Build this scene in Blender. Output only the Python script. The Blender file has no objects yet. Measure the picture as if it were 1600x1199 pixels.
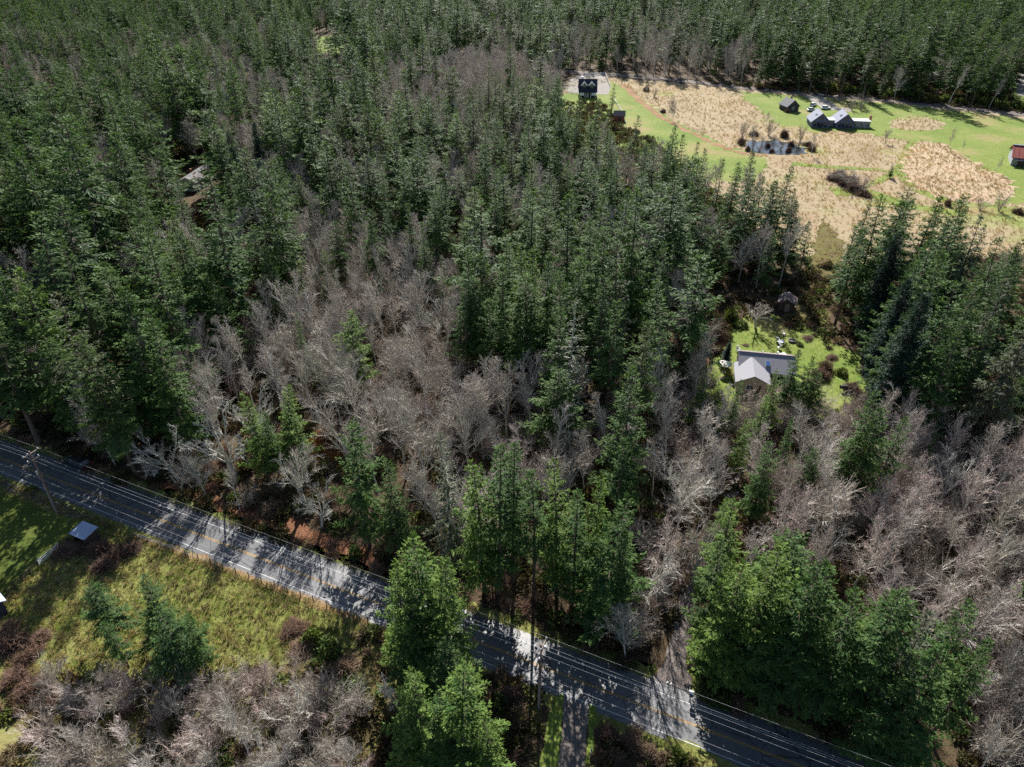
import bpy, bmesh, math, random
import numpy as np
from mathutils import Vector, Matrix, Euler

random.seed(7); np.random.seed(7)
R = math.radians
sc = bpy.context.scene
COL = sc.collection

# ------------------------------------------------------------------ camera, sky, sun, exposure
CAM_H, PITCH, FPX = 75.0, 33.0, 1110.0
cam_d = bpy.data.cameras.new('camera'); cam = bpy.data.objects.new('camera', cam_d); COL.objects.link(cam)
cam.location = (0, 0, CAM_H); cam.rotation_euler = (R(90 - PITCH), 0, 0)
cam_d.sensor_width = 36; cam_d.lens = 36 * FPX / 1600
cam_d.clip_start = 0.5; cam_d.clip_end = 9000
sc.camera = cam

SUN_EL, SUN_AZ = R(34), R(2.5)
w = bpy.data.worlds.new('World'); sc.world = w; w.use_nodes = True
nt = w.node_tree
bg = nt.nodes['Background']
sky = nt.nodes.new('ShaderNodeTexSky'); sky.sky_type = 'NISHITA'; sky.sun_disc = False
sky.sun_elevation = SUN_EL; sky.sun_rotation = SUN_AZ
sky.air_density = 1.0; sky.dust_density = 0.6; sky.ozone_density = 1.4
nt.links.new(sky.outputs[0], bg.inputs[0]); bg.inputs[1].default_value = 0.05
sd = bpy.data.lights.new('sun', 'SUN'); sd.energy = 5.0; sd.angle = R(0.5); sd.color = (1.0, 0.965, 0.91)
sun = bpy.data.objects.new('sun', sd); COL.objects.link(sun)
sdir = Vector((math.sin(SUN_AZ) * math.cos(SUN_EL), math.cos(SUN_AZ) * math.cos(SUN_EL), math.sin(SUN_EL)))
sun.rotation_euler = (-sdir).to_track_quat('-Z', 'Y').to_euler()
sun.location = (0, 0, 200)
vs = sc.view_settings
vs.view_transform = 'Standard'; vs.look = 'None'; vs.gamma = 1.0; vs.use_curve_mapping = False
vs.exposure = 1.22
sc.render.engine = 'CYCLES'
sc.cycles.max_bounces = 4; sc.cycles.diffuse_bounces = 2; sc.cycles.glossy_bounces = 2
sc.cycles.transmission_bounces = 3; sc.cycles.transparent_max_bounces = 6
sc.cycles.caustics_reflective = False; sc.cycles.caustics_refractive = False
sc.cycles.use_denoising = False

# ------------------------------------------------------------------ pixel <-> ground helpers (1600x1199 photograph)
_t = R(PITCH)
FWD = np.array([0, math.cos(_t), -math.sin(_t)]); RGT = np.array([1., 0, 0]); UPV = np.cross(RGT, FWD)
def g(x, y, z=0.0):
    d = FWD + RGT * (x - 800) / FPX - UPV * (y - 599.5) / FPX
    s = (z - CAM_H) / d[2]
    return Vector((d[0] * s, d[1] * s, z))
def pr(P):
    q = np.atleast_2d(P).astype(float) - [0, 0, CAM_H]
    dz = np.maximum(q @ FWD, 1e-3)
    return np.stack([800 + FPX * (q @ RGT) / dz, 599.5 - FPX * (q @ UPV) / dz], 1)
def inpoly(pts, poly):
    x, y = pts[:, 0], pts[:, 1]; r = np.zeros(len(pts), bool); n = len(poly)
    for i in range(n):
        (x1, y1), (x2, y2) = poly[i], poly[(i + 1) % n]
        if y1 == y2: continue
        c = ((y1 > y) != (y2 > y)) & (x < (x2 - x1) * (y - y1) / (y2 - y1) + x1)
        r ^= c
    return r
def gpoly(pix): return [tuple(g(*p)[:2]) for p in pix]

# ------------------------------------------------------------------ object helpers
def link(o, parent=None):
    COL.objects.link(o)
    if parent is not None: o.parent = parent
    return o
def tag(o, label=None, cat=None, group=None, kind=None):
    if label: o['label'] = label
    if cat: o['category'] = cat
    if group: o['group'] = group
    if kind: o['kind'] = kind
    return o
def thing(name, label, cat, loc=(0, 0, 0), rz=0.0, group=None):
    o = bpy.data.objects.new(name, None); o.empty_display_size = 0.3
    COL.objects.link(o); o.location = loc; o.rotation_euler = (0, 0, rz)
    return tag(o, label, cat, group)
class MB:
    def __init__(s): s.v = []; s.f = []; s.m = []
    def add(s, vs_, fs_, m=0):
        b = len(s.v); s.v.extend([tuple(v) for v in vs_])
        s.f.extend([tuple(i + b for i in f) for f in fs_]); s.m.extend([m] * len(fs_)); return s
    def box(s, c, d, rz=0.0, m=0, rx=0.0, ry=0.0):
        M = Euler((rx, ry, rz)).to_matrix(); c = Vector(c); x, y, z = d[0] / 2, d[1] / 2, d[2] / 2
        vv = [c + M @ Vector((a * x, b * y, e * z)) for e in (-1, 1) for a, b in ((-1, -1), (1, -1), (1, 1), (-1, 1))]
        return s.add(vv, [(3, 2, 1, 0), (4, 5, 6, 7), (0, 1, 5, 4), (1, 2, 6, 5), (2, 3, 7, 6), (3, 0, 4, 7)], m)
    def tube(s, pts, rad, n=6, m=0, cap=True):
        pts = [Vector(p) for p in pts]
        if not isinstance(rad, (list, tuple)): rad = [rad] * len(pts)
        vv = []; ff = []
        for i, p in enumerate(pts):
            d = (pts[min(i + 1, len(pts) - 1)] - pts[max(i - 1, 0)]).normalized()
            a = d.orthogonal().normalized() if i == 0 else (a - d * a.dot(d)).normalized()
            b = d.cross(a)
            for k in range(n):
                t = 2 * math.pi * k / n
                vv.append(p + (a * math.cos(t) + b * math.sin(t)) * rad[i])
        for i in range(len(pts) - 1):
            for k in range(n):
                ff.append((i * n + k, i * n + (k + 1) % n, (i + 1) * n + (k + 1) % n, (i + 1) * n + k))
        if cap:
            ff.append(tuple(range(n))[::-1]); ff.append(tuple((len(pts) - 1) * n + k for k in range(n)))
        return s.add(vv, ff, m)
    def lathe(s, c, prof, n=12, m=0):
        c = Vector(c); vv = []; ff = []
        for r, z in prof:
            for k in range(n):
                t = 2 * math.pi * k / n; vv.append(c + Vector((r * math.cos(t), r * math.sin(t), z)))
        for i in range(len(prof) - 1):
            for k in range(n):
                ff.append((i * n + k, i * n + (k + 1) % n, (i + 1) * n + (k + 1) % n, (i + 1) * n + k))
        ff.append(tuple(range(n))[::-1]); ff.append(tuple((len(prof) - 1) * n + k for k in range(n)))
        return s.add(vv, ff, m)
    def mesh(s, name, mats):
        me = bpy.data.meshes.new(name); me.from_pydata(s.v, [], s.f)
        for m in (mats if isinstance(mats, (list, tuple)) else [mats]): me.materials.append(m)
        if len(me.materials) > 1: me.polygons.foreach_set('material_index', s.m)
        me.update(); return me
    def obj(s, name, mats, parent=None, loc=None, rz=None, smooth=False):
        me = s.mesh(name, mats); o = link(bpy.data.objects.new(name, me), parent)
        if loc is not None: o.location = loc
        if rz is not None: o.rotation_euler = (0, 0, rz)
        if smooth: me.polygons.foreach_set('use_smooth', [True] * len(me.polygons))
        return o

# ------------------------------------------------------------------ materials
def newmat(name):
    m = bpy.data.materials.new(name); m.use_nodes = True
    return m, m.node_tree, m.node_tree.nodes['Principled BSDF']
def ramp(nt, fac, stops):
    r = nt.nodes.new('ShaderNodeValToRGB'); e = r.color_ramp.elements
    while len(e) < len(stops): e.new(0.5)
    for k, (p, c) in enumerate(stops): e[k].position = p; e[k].color = (*c, 1)
    nt.links.new(fac, r.inputs[0]); return r.outputs[0]
def noise(nt, scale, detail=6, rough=0.6, vec=None, dist=0.0):
    n = nt.nodes.new('ShaderNodeTexNoise'); n.inputs['Scale'].default_value = scale
    n.inputs['Detail'].default_value = detail; n.inputs['Roughness'].default_value = rough
    n.inputs['Distortion'].default_value = dist
    if vec is not None: nt.links.new(vec, n.inputs['Vector'])
    return n.outputs['Fac']
def pos(nt): return nt.nodes.new('ShaderNodeNewGeometry').outputs['Position']
def objc(nt): return nt.nodes.new('ShaderNodeTexCoord').outputs['Object']
def mixc(nt, fac, a, b, mode='MIX'):
    n = nt.nodes.new('ShaderNodeMix'); n.data_type = 'RGBA'; n.blend_type = mode
    for s_, v in ((n.inputs[0], fac), (n.inputs[6], a), (n.inputs[7], b)):
        if isinstance(v, (int, float)): s_.default_value = v
        elif isinstance(v, tuple): s_.default_value = (*v, 1)
        else: nt.links.new(v, s_)
    return n.outputs[2]
def bump(nt, bs, h, strength=0.5, dist=0.1):
    b = nt.nodes.new('ShaderNodeBump'); b.inputs['Strength'].default_value = strength; b.inputs['Distance'].default_value = dist
    nt.links.new(h, b.inputs['Height']); nt.links.new(b.outputs[0], bs.inputs['Normal'])
def simple(name, c, rough=0.6, var=0.25, scale=3.0, metal=0.0, bmp=0.0, spec=0.3):
    m, nt, bs = newmat(name)
    f = noise(nt, scale, 5, 0.65, objc(nt))
    lo = tuple(x * (1 - var) for x in c); hi = tuple(min(1, x * (1 + var)) for x in c)
    nt.links.new(ramp(nt, f, [(0.25, lo), (0.75, hi)]), bs.inputs['Base Color'])
    bs.inputs['Roughness'].default_value = rough; bs.inputs['Metallic'].default_value = metal
    bs.inputs['Specular IOR Level'].default_value = spec
    if bmp: bump(nt, bs, f, bmp, 0.05)
    return m
def ground_mat(name, stops, s1=0.15, s2=2.2, fine=9.0, bmp=0.8, mixf=0.5, tint=None):
    m, nt, bs = newmat(name); p = pos(nt)
    a = noise(nt, s1, 5, 0.6, p, 0.4); b = noise(nt, s2, 8, 0.72, p)
    mx = nt.nodes.new('ShaderNodeMix'); mx.inputs[0].default_value = mixf
    nt.links.new(a, mx.inputs[2]); nt.links.new(b, mx.inputs[3])
    c = ramp(nt, mx.outputs[0], stops)
    f = noise(nt, fine, 4, 0.7, p)
    c = mixc(nt, 0.35, c, ramp(nt, f, [(0.3, (0.35, 0.35, 0.35)), (0.7, (1, 1, 1))]), 'MULTIPLY')
    if tint is not None:
        t = noise(nt, tint[0], 3, 0.5, p)
        c = mixc(nt, ramp(nt, t, [(tint[2], (0, 0, 0)), (tint[3], (1, 1, 1))]), c, tint[1])
    nt.links.new(c, bs.inputs['Base Color']); bs.inputs['Roughness'].default_value = 0.95
    bs.inputs['Specular IOR Level'].default_value = 0.1
    bump(nt, bs, b, bmp, 0.4); return m

def foliage(name, stops, tipc, tipf=0.6, trans=0.28):
    m, nt, bs = newmat(name)
    oi = nt.nodes.new('ShaderNodeObjectInfo')
    c = ramp(nt, oi.outputs['Random'], stops)
    sn = noise(nt, 0.011, 3, 0.6, oi.outputs['Location'])
    c = mixc(nt, 1.0, c, ramp(nt, sn, [(0.34, (0.62, 0.78, 1.0)), (0.5, (0.95, 0.95, 0.95)), (0.66, (1.35, 1.2, 0.95))]), 'MULTIPLY')
    at = nt.nodes.new('ShaderNodeAttribute'); at.attribute_name = 'tip'
    lr = nt.nodes.new('ShaderNodeAttribute'); lr.attribute_name = 'leaf'
    c = mixc(nt, 1.0, c, ramp(nt, lr.outputs['Fac'], [(0.0, (0.42, 0.48, 0.5)), (0.6, (0.95, 0.95, 0.92)), (1.0, (1.7, 1.6, 1.45))]), 'MULTIPLY')
    mt = nt.nodes.new('ShaderNodeMath'); mt.operation = 'MULTIPLY'; mt.inputs[1].default_value = tipf
    nt.links.new(at.outputs['Fac'], mt.inputs[0])
    c = mixc(nt, mt.outputs[0], c, tipc)
    nt.links.new(c, bs.inputs['Base Color']); bs.inputs['Roughness'].default_value = 0.55
    bs.inputs['Specular IOR Level'].default_value = 0.06
    tr = nt.nodes.new('ShaderNodeBsdfTranslucent'); nt.links.new(mixc(nt, 1.0, c, (1.2, 1.25, 0.7), 'MULTIPLY'), tr.inputs[0])
    ms = nt.nodes.new('ShaderNodeMixShader'); ms.inputs[0].default_value = trans
    nt.links.new(bs.outputs[0], ms.inputs[1]); nt.links.new(tr.outputs[0], ms.inputs[2])
    nt.links.new(ms.outputs[0], nt.nodes['Material Output'].inputs[0])
    return m
def bark(name, stops, rough=0.85):
    m, nt, bs = newmat(name)
    oi = nt.nodes.new('ShaderNodeObjectInfo')
    c = ramp(nt, oi.outputs['Random'], stops)
    f = noise(nt, 0.8, 6, 0.7, objc(nt))
    c = mixc(nt, 1.0, c, ramp(nt, f, [(0.3, (0.6, 0.6, 0.6)), (0.72, (1.3, 1.3, 1.3))]), 'MULTIPLY')
    nt.links.new(c, bs.inputs['Base Color']); bs.inputs['Roughness'].default_value = rough
    bs.inputs['Specular IOR Level'].default_value = 0.2
    return m

M = {}
M['fir'] = foliage('fir_needles', [(0.0, (0.014, 0.046, 0.026)), (0.25, (0.020, 0.056, 0.026)), (0.5, (0.027, 0.068, 0.027)), (0.7, (0.040, 0.080, 0.028)), (0.85, (0.044, 0.060, 0.030)), (1.0, (0.016, 0.048, 0.034))], (0.13, 0.215, 0.06), 0.88)
M['fir_bright'] = foliage('fresh_fir_needles', [(0.0, (0.026, 0.070, 0.024)), (0.5, (0.042, 0.086, 0.026)), (1.0, (0.058, 0.096, 0.030))], (0.20, 0.30, 0.066), 0.9)
M['fir_grey'] = foliage('grey_fir_needles', [(0.0, (0.070, 0.092, 0.060)), (1.0, (0.085, 0.100, 0.066))], (0.19, 0.21, 0.14), 0.7)
M['fir_blue'] = foliage('blue_green_needles', [(0.0, (0.026, 0.050, 0.040)), (1.0, (0.030, 0.058, 0.046))], (0.060, 0.095, 0.075), 0.5)
M['bark_dark'] = bark('conifer_bark', [(0.0, (0.10, 0.075, 0.058)), (1.0, (0.16, 0.125, 0.10))])
M['twig'] = bark('alder_twigs', [(0.0, (0.36, 0.30, 0.262)), (0.35, (0.43, 0.38, 0.33)), (0.6, (0.33, 0.30, 0.245)), (0.8, (0.39, 0.315, 0.27)), (1.0, (0.47, 0.425, 0.37))])
M['twig_grey'] = bark('lichen_grey_twigs', [(0.0, (0.50, 0.49, 0.42)), (1.0, (0.55, 0.53, 0.46))])
M['twig_pink'] = bark('reddish_twigs', [(0.0, (0.48, 0.365, 0.325)), (1.0, (0.52, 0.435, 0.395))])
M['bark_grey'] = bark('alder_bark', [(0.0, (0.52, 0.49, 0.44)), (0.5, (0.62, 0.59, 0.54)), (1.0, (0.46, 0.45, 0.36))])
M['bramble'] = bark('bramble_canes', [(0.0, (0.13, 0.08, 0.06)), (0.5, (0.20, 0.12, 0.085)), (1.0, (0.25, 0.175, 0.115))])
M['shrub_leaf'] = foliage('evergreen_shrub_leaves', [(0.0, (0.045, 0.085, 0.028)), (0.5, (0.08, 0.12, 0.03)), (1.0, (0.12, 0.13, 0.035))], (0.14, 0.17, 0.05), 0.5)
M['understory'] = foliage('understory_leaves', [(0.0, (0.035, 0.055, 0.022)), (0.4, (0.075, 0.06, 0.034)), (0.7, (0.11, 0.065, 0.04)), (1.0, (0.06, 0.075, 0.026))], (0.13, 0.10, 0.05), 0.4)
M['dead_leaf'] = foliage('fallen_orange_leaves', [(0.0, (0.28, 0.11, 0.035)), (1.0, (0.34, 0.15, 0.05))], (0.38, 0.19, 0.07), 0.4, 0.2)
M['tuft_green'] = foliage('green_grass_blades', [(0.0, (0.13, 0.21, 0.038)), (0.5, (0.20, 0.27, 0.055)), (1.0, (0.32, 0.32, 0.10))], (0.38, 0.40, 0.13), 0.5)
M['tuft_dry'] = foliage('dry_grass_blades', [(0.0, (0.27, 0.19, 0.12)), (0.3, (0.38, 0.295, 0.185)), (0.6, (0.33, 0.225, 0.145)), (0.85, (0.41, 0.33, 0.205)), (1.0, (0.25, 0.27, 0.10))], (0.44, 0.36, 0.235), 0.4)

M['floor'] = ground_mat('forest_floor', [(0.30, (0.035, 0.028, 0.018)), (0.45, (0.085, 0.058, 0.036)), (0.56, (0.12, 0.085, 0.05)), (0.70, (0.06, 0.075, 0.025))])
M['lawn'] = ground_mat('lawn_grass', [(0.28, (0.075, 0.125, 0.024)), (0.40, (0.125, 0.19, 0.034)), (0.52, (0.19, 0.24, 0.052)), (0.62, (0.27, 0.275, 0.095)), (0.74, (0.15, 0.20, 0.042))], 0.045, 0.7, 3.0, 0.5, 0.5, (0.045, (0.27, 0.21, 0.10), .56, .70))
M['lawn_near'] = ground_mat('mossy_lawn', [(0.30, (0.055, 0.085, 0.018)), (0.5, (0.10, 0.13, 0.026)), (0.66, (0.15, 0.165, 0.038)), (0.8, (0.21, 0.19, 0.06))], 0.25, 2.5, 9.0, 0.6)
M['field'] = ground_mat('rough_pasture', [(0.30, (0.10, 0.14, 0.03)), (0.46, (0.18, 0.20, 0.05)), (0.58, (0.28, 0.27, 0.09)), (0.74, (0.36, 0.31, 0.15))], 0.12, 1.2, 6.0, 0.9)
M['meadow'] = ground_mat('dry_meadow', [(0.28, (0.19, 0.135, 0.08)), (0.40, (0.29, 0.215, 0.135)), (0.50, (0.37, 0.295, 0.185)), (0.60, (0.32, 0.22, 0.135)), (0.68, (0.38, 0.34, 0.17)), (0.78, (0.24, 0.27, 0.09))], 0.03, 0.5, 3.0, 0.9, 0.4, (0.022, (0.22, 0.26, 0.075), .58, .70))
M['meadow_red'] = ground_mat('russet_meadow', [(0.28, (0.26, 0.15, 0.09)), (0.40, (0.40, 0.27, 0.17)), (0.52, (0.48, 0.37, 0.25)), (0.62, (0.40, 0.25, 0.15)), (0.74, (0.46, 0.36, 0.23))], 0.06, 0.5, 3.0, 0.9, 0.35)
M['ditch'] = ground_mat('russet_weeds', [(0.3, (0.15, 0.075, 0.04)), (0.5, (0.30, 0.17, 0.09)), (0.7, (0.40, 0.28, 0.16))], 0.1, 0.8, 3.0, 1.0)
M['litter'] = ground_mat('leaf_litter', [(0.3, (0.11, 0.05, 0.03)), (0.5, (0.22, 0.10, 0.055)), (0.7, (0.30, 0.17, 0.09))], 0.3, 3.0, 9.0, 0.9)
M['scrub'] = ground_mat('scrub_ground', [(0.3, (0.06, 0.04, 0.022)), (0.42, (0.13, 0.09, 0.045)), (0.55, (0.17, 0.155, 0.05)), (0.68, (0.11, 0.14, 0.032)), (0.8, (0.22, 0.16, 0.08))], 0.35, 2.5, 9.0, 0.9)
M['gravel'] = ground_mat('gravel', [(0.3, (0.12, 0.10, 0.09)), (0.5, (0.19, 0.16, 0.145)), (0.7, (0.27, 0.235, 0.21))], 0.4, 4.0, 14.0, 0.5)
M['gravel_pale'] = ground_mat('pale_gravel', [(0.3, (0.22, 0.20, 0.18)), (0.5, (0.30, 0.275, 0.25)), (0.7, (0.37, 0.345, 0.315))], 0.3, 4.0, 14.0, 0.4)
M['dirt_strip'] = ground_mat('dry_verge', [(0.3, (0.22, 0.13, 0.06)), (0.5, (0.36, 0.23, 0.11)), (0.7, (0.42, 0.31, 0.17))], 0.3, 3.0, 9.0, 0.9)
# asphalt with wheel tracks and cracks
def asphalt(name, base=0.075):
    m, nt, bs = newmat(name); p = pos(nt)
    a = noise(nt, 0.35, 6, 0.65, p); b = noise(nt, 30, 3, 0.6, p)
    c = ramp(nt, a, [(0.3, (base * .72, base * .72, base * .76)), (0.55, (base, base, base * 1.03)), (0.75, (base * 1.3, base * 1.28, base * 1.27))])
    c = mixc(nt, 0.5, c, ramp(nt, b, [(0.3, (0.6, 0.6, 0.6)), (0.7, (1.1, 1.1, 1.1))]), 'MULTIPLY')
    v = nt.nodes.new('ShaderNodeTexVoronoi'); v.feature = 'DISTANCE_TO_EDGE'; v.inputs['Scale'].default_value = 0.22
    mp = nt.nodes.new('ShaderNodeMapping'); mp.inputs['Scale'].default_value = (1, 1, 1)
    nz = nt.nodes.new('ShaderNodeTexNoise'); nz.inputs['Scale'].default_value = 0.8
    nt.links.new(p, nz.inputs['Vector'])
    nt.links.new(mixc(nt, 0.25, p, nz.outputs['Color'], 'ADD'), v.inputs['Vector'])
    c = mixc(nt, ramp(nt, v.outputs['Distance'], [(0.006, (0.75, 0.75, 0.75)), (0.02, (0, 0, 0))]), c, (0.02, 0.02, 0.022))
    nt.links.new(c, bs.inputs['Base Color']); bs.inputs['Roughness'].default_value = 0.44
    bs.inputs['Specular IOR Level'].default_value = 0.6
    bump(nt, bs, b, 0.25, 0.02); return m
M['asphalt'] = asphalt('asphalt', 0.115)
M['lane'] = asphalt('worn_lane_asphalt', 0.13)
def paint(name, c):
    m, nt, bs = newmat(name); f = noise(nt, 3.0, 6, 0.75, pos(nt))
    nt.links.new(ramp(nt, f, [(0.32, tuple(x * .45 for x in c)), (0.55, c)]), bs.inputs['Base Color'])
    bs.inputs['Roughness'].default_value = 0.6; return m
M['white_paint'] = paint('white_road_paint', (0.55, 0.55, 0.54))
M['yellow_paint'] = paint('yellow_road_paint', (0.50, 0.28, 0.05))
M['white'] = simple('white_painted', (0.78, 0.78, 0.77), 0.5, 0.1)
M['metal_roof'] = simple('pale_blue_metal_roof', (0.40, 0.45, 0.58), 0.5, 0.14, 2.0, 0.0, spec=0.25)
M['wood_pole'] = simple('weathered_pole_wood', (0.19, 0.125, 0.10), 0.8, 0.3, 6.0)
M['wood_dark'] = simple('dark_wood', (0.085, 0.062, 0.048), 0.8, 0.3, 4.0)
M['wood_post'] = simple('grey_post_wood', (0.26, 0.21, 0.165), 0.85, 0.3, 6.0)
M['wire'] = simple('aluminium_wire', (0.34, 0.34, 0.36), 0.7, 0.05, 1.0, 0.0)
M['porcelain'] = simple('grey_insulator', (0.7, 0.72, 0.74), 0.25, 0.05)
M['steel'] = simple('grey_steel', (0.48, 0.50, 0.52), 0.4, 0.1, 3.0, 0.3)
M['shingle'] = simple('grey_shingles', (0.27, 0.265, 0.29), 0.85, 0.14, 5.0, bmp=0.2)
M['shingle_mossy'] = simple('leaf_stained_shingles', (0.155, 0.15, 0.155), 0.9, 0.55, 1.2)
M['shingle_dark'] = simple('dark_shingles', (0.040, 0.042, 0.065), 0.7, 0.2, 4.0)
M['shingle_brown'] = simple('brown_shingles', (0.21, 0.15, 0.15), 0.8, 0.25, 4.0)
M['roof_bluegrey'] = simple('blue_grey_metal_roof', (0.185, 0.20, 0.265), 0.7, 0.2, 2.0, spec=0.15)
M['roof_red'] = simple('rusty_red_metal_roof', (0.26, 0.06, 0.045), 0.6, 0.3, 3.0, spec=0.2)
M['wall_white'] = simple('white_siding', (0.72, 0.73, 0.76), 0.6, 0.08)
M['wall_grey'] = simple('grey_siding', (0.33, 0.34, 0.37), 0.7, 0.12)
M['wall_tan'] = simple('tan_siding', (0.42, 0.36, 0.29), 0.7, 0.12)
M['wall_dark'] = simple('dark_siding', (0.05, 0.05, 0.065), 0.7, 0.15)
M['wall_blue'] = simple('slate_blue_siding', (0.12, 0.14, 0.24), 0.65, 0.12)
M['wall_red'] = simple('red_siding', (0.30, 0.095, 0.06), 0.7, 0.15)
M['glass'] = simple('window_glass', (0.03, 0.04, 0.05), 0.06, 0.1, spec=0.8)
M['car_paint'] = simple('black_car_paint', (0.012, 0.013, 0.022), 0.18, 0.1, 1.0, 0.0, spec=0.7)
M['rubber'] = simple('tyre_rubber', (0.02, 0.02, 0.02), 0.85, 0.2)
M['lamp_red'] = simple('red_lens', (0.35, 0.02, 0.02), 0.2, 0.1)
M['lamp_white'] = simple('clear_lens', (0.75, 0.76, 0.78), 0.15, 0.05)
M['blue'] = simple('blue_plastic', (0.06, 0.17, 0.45), 0.4, 0.1)
M['cloth'] = simple('pale_canvas', (0.72, 0.67, 0.66), 0.8, 0.08)
M['brick'] = simple('brick_chimney', (0.30, 0.13, 0.09), 0.85, 0.2, 8.0)
M['water'] = (lambda t: (t[2].inputs['Base Color'].__setattr__('default_value', (0.02, 0.025, 0.03, 1)), t[2].inputs['Roughness'].__setattr__('default_value', 0.06), t[0])[-1])(newmat('pond_water'))
_m = M['water']; _b = _m.node_tree.nodes['Principled BSDF']; _b.inputs['Specular IOR Level'].default_value = 0.8
bump(_m.node_tree, _b, noise(_m.node_tree, 1.2, 3, 0.5, pos(_m.node_tree)), 0.08, 0.05)

# ------------------------------------------------------------------ ground and sheets
def sheet(name, poly, mat, z, jit=0.0, step=1.0, label=None):
    """flat ground sheet from a world-space polygon with a ragged edge"""
    pts = []; n = len(poly)
    for i in range(n):
        a = Vector((*poly[i], 0)); b = Vector((*poly[(i + 1) % n], 0)); L = (b - a).length
        k = max(1, int(L / step)) if jit else 1
        nrm = Vector((-(b - a).y, (b - a).x, 0)).normalized() if L > 0 else Vector()
        for j in range(k):
            p = a.lerp(b, j / k)
            if jit: p = p + nrm * random.gauss(0, jit) + (b - a).normalized() * random.uniform(-.2, .2) * step
            pts.append((p.x, p.y, z))
    bm = bmesh.new(); vv = [bm.verts.new(p) for p in pts]; f = bm.faces.new(vv)
    bmesh.ops.triangulate(bm, faces=[f]); bmesh.ops.recalc_face_normals(bm, faces=bm.faces)
    for f in bm.faces:
        if f.normal.z < 0: f.normal_flip()
    me = bpy.data.meshes.new(name); bm.to_mesh(me); bm.free(); me.materials.append(mat)
    o = link(bpy.data.objects.new(name, me)); tag(o, label, None, None, 'structure'); return o

gm = MB(); gm.add([(-4500, -300, 0), (4500, -300, 0), (4500, 6500, 0), (-4500, 6500, 0)], [(0, 1, 2, 3)])
tag(gm.obj('ground', M['floor']), 'dark brown forest floor under the trees', kind='structure')

# the meadow in the upper right
MEADOW_PX = [(935, 122), (990, 124), (1100, 134), (1240, 147), (1400, 160), (1600, 182), (1720, 196), (1740, 400), (1600, 400), (1480, 402), (1330, 420), (1240, 400), (1150, 330), (1050, 290), (960, 250), (880, 215), (800, 200), (740, 180), (760, 150), (850, 130)]
sheet('meadow', gpoly(MEADOW_PX), M['meadow'], 0.02, 1.2, 2.5, 'wide dry tan meadow beyond the forest')
LAWN_PX = {
 'green_strip': [(955, 128), (985, 140), (1010, 160), (1040, 184), (1080, 203), (1120, 222), (1168, 240), (1200, 250), (1180, 285), (1120, 285), (1060, 285), (960, 250), (880, 215), (740, 185), (760, 165), (860, 160), (900, 140)],
 'cabin_green': [(1150, 143), (1240, 150), (1400, 163), (1600, 186), (1720, 200), (1740, 335), (1600, 318), (1545, 322), (1500, 320), (1590, 300), (1575, 280), (1530, 258), (1495, 240), (1475, 225), (1440, 220), (1424, 220), (1350, 208), (1300, 205), (1262, 208), (1215, 196), (1190, 175)],
}
sheet('grass', gpoly(LAWN_PX['green_strip']), M['lawn'], 0.04, 1.5, 1.4, 'bright green mown strip beside the meadow')
sheet('grass', gpoly(LAWN_PX['cabin_green']), M['lawn'], 0.04, 1.5, 1.4, 'bright green lawn round the gabled cabins')
def band(pix, wpx, mat, z, name, label, jit=0.25):
    P = [g(*p) for p in pix]; L = []; Rr = []
    for i, p in enumerate(P):
        d = (P[min(i + 1, len(P) - 1)] - P[max(0, i - 1)]).normalized(); n = Vector((-d.y, d.x, 0))
        wv = wpx[i] if isinstance(wpx, list) else wpx
        L.append((p + n * wv / 2)[:2]); Rr.append((p - n * wv / 2)[:2])
    return sheet(name, [tuple(a) for a in L] + [tuple(a) for a in Rr[::-1]], mat, z, jit, 1.5, label)
band([(1238, 256), (1300, 262), (1360, 265), (1400, 268), (1440, 300), (1490, 318), (1560, 322)], [6, 4, 3.5, 4, 5, 6, 8], M['lawn'], 0.045, 'path', 'mown green path below the pond')
band([(1428, 218), (1414, 240), (1402, 268), (1370, 285), (1340, 296), (1300, 280)], 3.2, M['lawn'], 0.05, 'path', 'mown green path running down between dry grass beds')
band([(1300, 300), (1350, 300), (1420, 322), (1480, 332), (1600, 330)], [9, 9, 6, 6, 8], M['lawn'], 0.055, 'path', 'green mown strip along the near edge of the round bed')
def oval(cx, cy, rx, ry, n=24): return [(cx + rx * math.cos(2 * math.pi * k / n), cy + ry * math.sin(2 * math.pi * k / n)) for k in range(n)]
sheet('dry_grass_bed', gpoly(oval(1432, 194, 42, 12)), M['meadow'], 0.06, 1.4, 1.4, 'oval bed of dry grass right of the cabins')
sheet('dry_grass_bed', gpoly([(1430, 224), (1476, 226), (1495, 242), (1530, 260), (1575, 282), (1588, 302), (1545, 316), (1490, 316), (1430, 296), (1410, 268), (1418, 240)]), M['meadow_red'], 0.062, 1.4, 1.4, 'large round russet grass bed in the meadow')
band([(975, 132), (1000, 158), (1030, 182), (1070, 203), (1110, 222), (1150, 238), (1200, 245)], [5, 4, 3, 2.6, 2.6, 2.6, 2.2], M['ditch'], 0.065, 'dry_grass_bed', 'russet weedy ditch line along the green strip', 0.8)
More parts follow.
